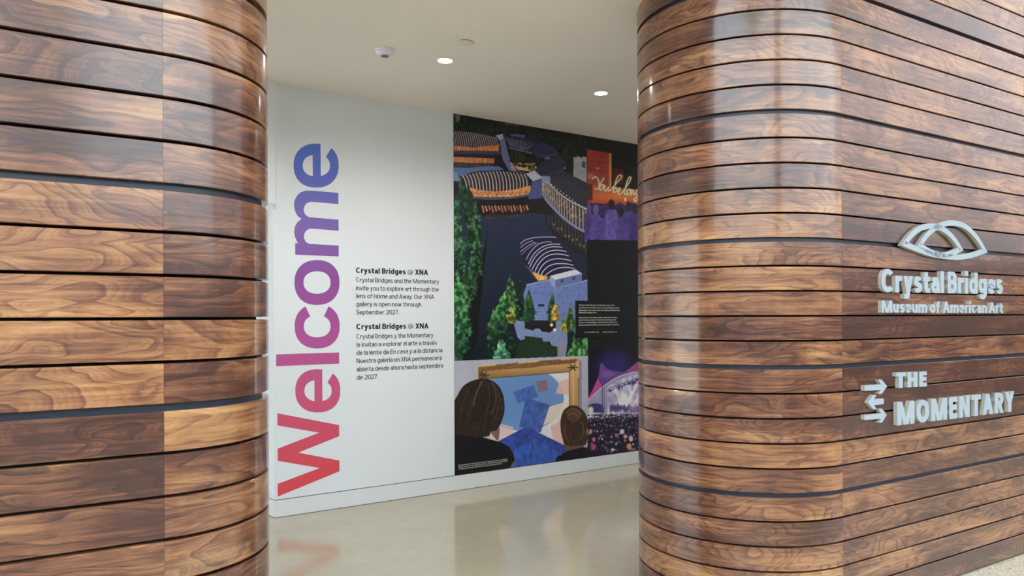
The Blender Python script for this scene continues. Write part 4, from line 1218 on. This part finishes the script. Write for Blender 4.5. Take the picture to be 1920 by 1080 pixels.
script = [[(130, 375), (160, 355), (190, 385), (200, 440), (205, 470)], [(250, 370), (215, 430), (185, 485), (155, 485)],
          [(235, 440), (212, 455), (205, 490), (225, 495), (245, 465), (238, 442), (255, 450), (262, 470)], [(262, 450), (256, 495), (275, 505), (300, 465), (296, 505), (320, 500)],
          [(320, 500), (380, 430), (440, 360), (430, 342), (400, 355), (370, 430), (350, 505), (360, 525), (385, 505), (380, 470), (365, 480)], [(385, 505), (410, 515), (425, 485), (408, 478), (398, 520), (415, 545), (445, 525)],
          [(445, 525), (500, 450), (540, 375), (525, 362), (505, 390), (480, 470), (468, 535), (485, 545), (500, 530)], [(525, 490), (500, 500), (495, 540), (515, 550), (530, 515), (520, 492), (545, 500)],
          [(545, 500), (540, 555), (562, 500), (570, 550), (590, 530)], [(630, 495), (600, 500), (592, 540), (612, 548), (632, 500), (622, 570), (590, 620), (570, 600), (620, 560), (650, 540)]]
for p in script: stroke(smoothline([rr(q) for q in p], 4), 6, (220, 90, 44), .35, 4)
for p in script: stroke(smoothline([rr(q) for q in p], 4), 2.5, (255, 222, 164), 1, .8)
poly([(1102.5, 383)] + [(1102.5 + k * 6, 384 + 3 * sin(k * 1.7)) for k in range(33)] + [(1300, 460), (1102.5, 450)], (52, 36, 100), 1, (N_LEAF, .35))
for cx_, hy_, w_, c1, c2 in [(1106, 386, 10, (84, 64, 150), (70, 54, 140)), (1119, 389, 12, (110, 84, 150), (86, 66, 158)), (1130, 396, 11, (52, 38, 88), (76, 58, 146)), (1148, 380, 15, (40, 24, 34), (92, 72, 162)), (1166, 394, 12, (34, 22, 44), (74, 58, 142)),
                                (1180, 384, 13, (44, 28, 54), (70, 54, 138)), (1192, 388, 12, (40, 28, 56), (58, 44, 120)), (1210, 386, 13, (40, 26, 50), (76, 58, 144)), (1228, 392, 12, (60, 40, 80), (84, 66, 152)), (1246, 384, 13, (36, 24, 44), (72, 56, 140)), (1262, 390, 12, (50, 34, 70), (66, 50, 130))]:
    poly(smoothline([(cx_ - w_ * .9, 455), (cx_ - w_ * .8, hy_ + 22), (cx_ - w_ * .3, hy_ + 14), (cx_ + w_ * .3, hy_ + 14), (cx_ + w_ * .75, hy_ + 24), (cx_ + w_ * .9, 455)]), c2, 1, (N_LEAF, .28))
    ell(cx_, hy_ + 5, w_ * .42, 9.5, c1, 1, .15, (N_FINE, .2))
poly([(1102.5, 450.5), (1330, 455.5), (1330, 660), (1102.5, 660)], (17, 15, 17))
stroke(smoothline([rr((340, 720)), rr((385, 820)), rr((392, 900))], 4), 1, (150, 120, 190), .6)

# --- right column below: tented stage at night
def cc(p): return (1095 + p[0] / 5.68, 670 + p[1] / 5.68)


poly([(1102.5, 640), (1330, 640), (1330, 900), (1102.5, 900)], (18, 15, 26), 1, None, (34, 24, 86))
ell(*cc((320, 100)), 30, 26, (48, 36, 128), .8, 1.0)
poly([cc(p) for p in [(38, 470), (200, 300), (420, 160), (1300, 120), (1300, 640), (38, 640)]], (150, 142, 186), 1, (N_BIG, .12))
poly([cc(p) for p in smoothline([(38, 440), (100, 320), (150, 200), (172, 80), (196, 76), (240, 128), (330, 155), (430, 160), (500, 110), (565, 55)])] + [cc(p) for p in [(900, 60), (900, 190)]] + [cc(p) for p in smoothline([(570, 165), (460, 180), (330, 230), (200, 315), (110, 390), (38, 462)])], (112, 64, 150), 1, None, (84, 52, 132), 1)
poly([cc(p) for p in [(38, 442), (100, 322), (140, 235), (190, 320), (110, 390), (38, 462)]], (202, 66, 134), .85)
poly([cc(p) for p in smoothline([(430, 162), (500, 112), (565, 55)])] + [cc(p) for p in [(900, 60), (900, 175), (570, 168)]], (164, 62, 132), .85)
ell(*cc((250, 190)), 12, 6, (130, 96, 178), .6, .8)
stroke([cc(p) for p in smoothline([(40, 462), (110, 392), (200, 316), (330, 230), (460, 182), (570, 166), (900, 180)])], 1.3, (214, 206, 236), .9)
poly([cc(p) for p in smoothline([(38, 520), (90, 498), (150, 500), (200, 530), (205, 600)])] + [cc((38, 620))], (54, 46, 120), 1, (N_FINE, .3)); ell(*cc((65, 565)), 5, 6, (240, 224, 180), .85, .6)
stroke([cc((190, 320)), cc((190, 610))], 2, (80, 80, 104), .9)
poly([cc(p) for p in [(212, 345), (330, 260), (560, 190), (1000, 190), (1000, 620), (212, 620)]], (176, 168, 206), 1, (N_LEAF, .3))
for a_, b_ in [((215, 330), (215, 620)), ((232, 320), (232, 620)), ((240, 345), (560, 235)), ((240, 370), (560, 262)), ((560, 235), (900, 240))]: stroke([cc(a_), cc(b_)], 1.4, (84, 74, 140), .9)
for k in range(40): q = rng.random(); ell(*cc((240 + q * 640, 370 - min(q * 640, 330) * .34 + rng.uniform(-18, 18))), 1.8, 2.2, (48, 40, 108), .8, .6)
for k in range(14): stroke([cc((225 + 0 * k, 340 + k * 20)), cc((235, 350 + k * 20))], .8, (230, 226, 244), .7)
for a_, b_, w_ in [((330, 350), (380, 500), 3.5), ((470, 310), (500, 400), 3.5), ((560, 300), (430, 520), 3), ((440, 400), (400, 540), 4), ((520, 380), (420, 560), 4), ((620, 320), (520, 540), 4), ((680, 320), (740, 520), 4), ((400, 380), (410, 540), 4), ((800, 330), (720, 540), 4)]: stroke([cc(a_), cc(b_)], w_, (246, 240, 240), .75, 3.5)
ell(*cc((430, 500)), 12, 12, (252, 246, 236), .7, 1); ell(*cc((290, 450)), 12, 12, (150, 134, 170), .5, 1)
for k in range(26): ell(*cc((280 + k * 24, 560 + rng.uniform(-24, 14))), 2.4, 5 + rng.random() * 3, (60, 50, 120), .85, .4)
ell(*cc((520, 540)), 8, 10, (206, 150, 190), .5, .8)
poly([cc(p) for p in [(38, 590), (220, 598), (1300, 606), (1300, 700), (38, 660)]], (190, 180, 214), 1, (N_LEAF, .6))
poly([cc(p) for p in [(38, 655), (300, 640), (1300, 640), (1300, 1300), (38, 1300)]], (36, 26, 52), 1, (N_FINE, .5))
for k in range(1500):
    t = rng.random() ** 1.7; y_ = 610 + t * 430; r_ = 1.0 + 2.9 * t; x_ = 38 + rng.random() * 1000
    lum = rng.random(); pal = [(226, 218, 240), (158, 140, 196), (92, 70, 142), (40, 30, 66), (20, 16, 34), (24, 18, 40), (166, 62, 128), (196, 110, 140)]
    w8 = [.3, .25, .2, .15, .1, 0, 0, 0] if t < .12 else [.07, .14, .2, .2, .17, .1, .07, .05]
    c_ = pal[rng.choice(8, p=w8)]
    X, Y = cc((x_, y_)); ell(X, Y + r_ * 1.4, r_ * 1.1, r_ * 1.4, (22, 17, 38), .75, .4); ell(X, Y, r_ * .62, r_ * .8, c_, .9, .4)
for p, r_, c_ in [((395, 800), 5, (236, 214, 190)), ((430, 850), 4, (220, 170, 150)), ((490, 880), 5, (236, 196, 180)), ((470, 960), 6, (236, 150, 70)), ((95, 880), 4, (222, 96, 140)), ((90, 960), 6, (196, 60, 110)), ((340, 840), 3.5, (206, 90, 110)), ((60, 800), 4, (240, 130, 110)), ((640, 860), 5, (226, 180, 160)), ((760, 900), 5, (200, 90, 130))]:
    ell(*cc(p), r_ * .8, r_, c_, .9, .4, (N_FINE, .5))

lum_ = img @ np.array([.3, .59, .11], dtype=np.float32)
img[:] = lum_[..., None] * .2 + img * .8
img[:] = np.clip(img, 2, 252)
GAIN = 1.3


def canvas_at(px, py):
    """bilinear lookup in the painted canvas, returns linear pigment colour."""
    x_ = np.clip((px - CX0) * CS, 0, CW - 1.01); y_ = np.clip((py - CY0) * CS, 0, CHh - 1.01)
    ix = x_.astype(int); iy = y_.astype(int); fx_ = (x_ - ix)[..., None]; fy_ = (y_ - iy)[..., None]
    c_ = (img[iy, ix] * (1 - fx_) + img[iy, ix + 1] * fx_) * (1 - fy_) + (img[iy + 1, ix] * (1 - fx_) + img[iy + 1, ix + 1] * fx_) * fy_
    c_ = c_ / 255; c_ = np.where(c_ <= .04045, c_ / 12.92, ((c_ + .055) / 1.055) ** 2.4)
    return np.clip(c_ * GAIN, 0, .92)


pm = mat('photographic_print', (.5, .5, .5), .38, .4)
at = pm.node_tree.nodes.new('ShaderNodeAttribute'); at.attribute_name = 'pigment'
pm.node_tree.links.new(at.outputs['Color'], pm.node_tree.nodes['Principled BSDF'].inputs['Base Color'])


def print_panel(name, s0, s1, z0, z1, k, step, parent, label=None):
    ns, nz = int((s1 - s0) / step) + 2, int((z1 - z0) / step) + 2
    S_, Z_ = np.meshgrid(np.linspace(s0, s1, ns), np.linspace(z0, z1, nz))
    X = S_ * MX + (DM - k) * KX; Y = S_ * MY + (DM - k) * KY
    u = X / Y; v = (H - Z_) / Y
    px = 960 + F * (u * cos(ROLL) - v * sin(ROLL)); py = HY + F * (u * sin(ROLL) + v * cos(ROLL))
    co = np.stack([X, Y, Z_], -1).reshape(-1, 3).astype(np.float32)
    rim = np.array([(s_ * MX + DM * KX - .0003 * KX, s_ * MY + DM * KY - .0003 * KY, z_) for s_, z_ in ((s0, z0), (s1, z0), (s1, z1), (s0, z1))], dtype=np.float32)
    i_ = (np.arange(nz - 1)[:, None] * ns + np.arange(ns - 1)[None, :]).ravel()
    q = np.stack([i_, i_ + 1, i_ + ns + 1, i_ + ns], 1)
    me = bpy.data.meshes.new(name); me.vertices.add(len(co)); me.vertices.foreach_set('co', co.ravel())
    me.loops.add(q.size); me.loops.foreach_set('vertex_index', q.ravel().astype(np.int32))
    me.polygons.add(len(q)); me.polygons.foreach_set('loop_start', (np.arange(len(q)) * 4).astype(np.int32))
    me.update(calc_edges=True); me.validate()
    ca = me.color_attributes.new('pigment', 'FLOAT_COLOR', 'POINT')
    col = np.ones((len(co), 4), dtype=np.float32); col[:, :3] = canvas_at(px, py).reshape(-1, 3)
    ca.data.foreach_set('color', col.ravel())
    o = link(name, me, pm); under(o, parent)
    if label: o['label'] = label
    return o


s_l = on_mural(851.3, 600)[0]; s_m = on_mural(1102, 500)[0]; s_r = on_mural(1290, 500)[0]
z_b = BASE_H + .006; z_t = CEIL - .002
z_split = on_mural(851.3, 675.5)[1]
mt = thing('photo_mural', 'floor to ceiling mural of four photographs on the white passage wall', 'mural', MP(s_l, DM - .001, z_b))
k_ = .0008
v, f = prism([(s_l, z_b), (s_r, z_b), (s_r, z_t), (s_l, z_t)], print_frame, k_, .0018)
under(mesh('black_backing', v, f, M['black']), mt)
print_panel('photograph', s_l, s_m, z_split, z_t, .003, .0042, mt, 'aerial evening photograph of vaulted pavilions round a pond among trees')
print_panel('photograph', s_l, s_m, z_b, z_split, .003, .0042, mt, 'photograph of two visitors from behind facing a gold framed canvas')
zr0, zr1 = on_mural(1103, 450.5)[1], on_mural(1103, 281)[1]
print_panel('photograph', s_m, s_r, zr0, zr1, .003, .0046, mt, 'photograph of a violet crowd below a glowing script sign')
zc1 = on_mural(1103, 655)[1]
print_panel('photograph', s_m, s_r, z_b, zc1, .003, .0046, mt, 'photograph of a night concert crowd under a tented stage')


def small_lines(lines, parent, name, capz, m, k, w=.16):
    for txt, x0, y0, x1, al in lines:
        z = on_mural(x0, y0)[1]; s0 = on_mural(x0, y0)[0]; s1 = on_mural(x1, y0)[0]
        parts = [strips_mesh(st, print_frame, k) for ch, st in fitted(txt, s0, s1, z, capz, w, .12)]
        v, f = merge(parts); under(mesh(name, v, f, m), parent)


small_lines([('Norman Rockwell, Rosie the Riveter, 1943, oil on canvas, 52 x 40 in. Crystal Bridges', 857, 872.8, 949, 0), ('Museum of American Art, Bentonville, Arkansas, 2007.178. Photography by Edward', 857, 876.3, 949, 0),
             ('C. Robison III. Copyright 1943 the Norman Rockwell Family Entities.', 857, 880.0, 939, 0)], mt, 'caption_line', .0105, M['white_ink'], .0042)

# black information panel over the edge of the pictures
s0, s1 = on_mural(1078.5, 600)[0], on_mural(1168, 600)[0]; z1_ = on_mural(1078.5, 564.5)[1]; z0_ = on_mural(1078.5, 634.5)[1]
ip = thing('information_panel', 'small black panel with white bilingual text over the mural photographs', 'sign', MP(s0, DM - .004, z0_))
v, f = prism([(s0, z0_), (s1, z0_), (s1, z1_), (s0, z1_)], print_frame, .0034, .0075); under(mesh('panel', v, f, M['black']), ip)
zz_ = lambda x, y: (1060 + x / 10.8, 550 + y / 10.8)
rows = [('Discover world-class art, architecture, music, food,', 265, 262, 995), ('and 134 acres of Ozark forest at Crystal Bridges and the', 265, 315, 1080), ('Momentary. Just a short drive from downtown Bentonville.', 265, 366, 1098), ('Admission is always free.', 265, 414, 625),
        ('Disfrute de arte de talla mundial, arquitectura, m\u00fasica,', 262, 514, 1045), ('gastronom\u00eda y m\u00e1s de 134 acres de bosque del', 262, 564, 1012), ('Ozark en Crystal Bridges y the Momentary. Muy cerca', 262, 616, 1040), ('del centro de Bentonville. La entrada siempre es gratuita.', 262, 666, 1080)]
small_lines([(t_, *zz_(x_, y_), zz_(x2, y_)[0], 0) for t_, x_, y_, x2 in rows], ip, 'text_line', .0135, M['white_ink'], .0078, .15)
small_lines([(t_, *zz_(x_, y_), zz_(x2, y_)[0], 0) for t_, x_, y_, x2 in [('crystalbridges.org', 372, 808, 660), ('themomentary.org', 742, 808, 1028)]], ip, 'text_line', .011, M['white_ink'], .0078, .16)
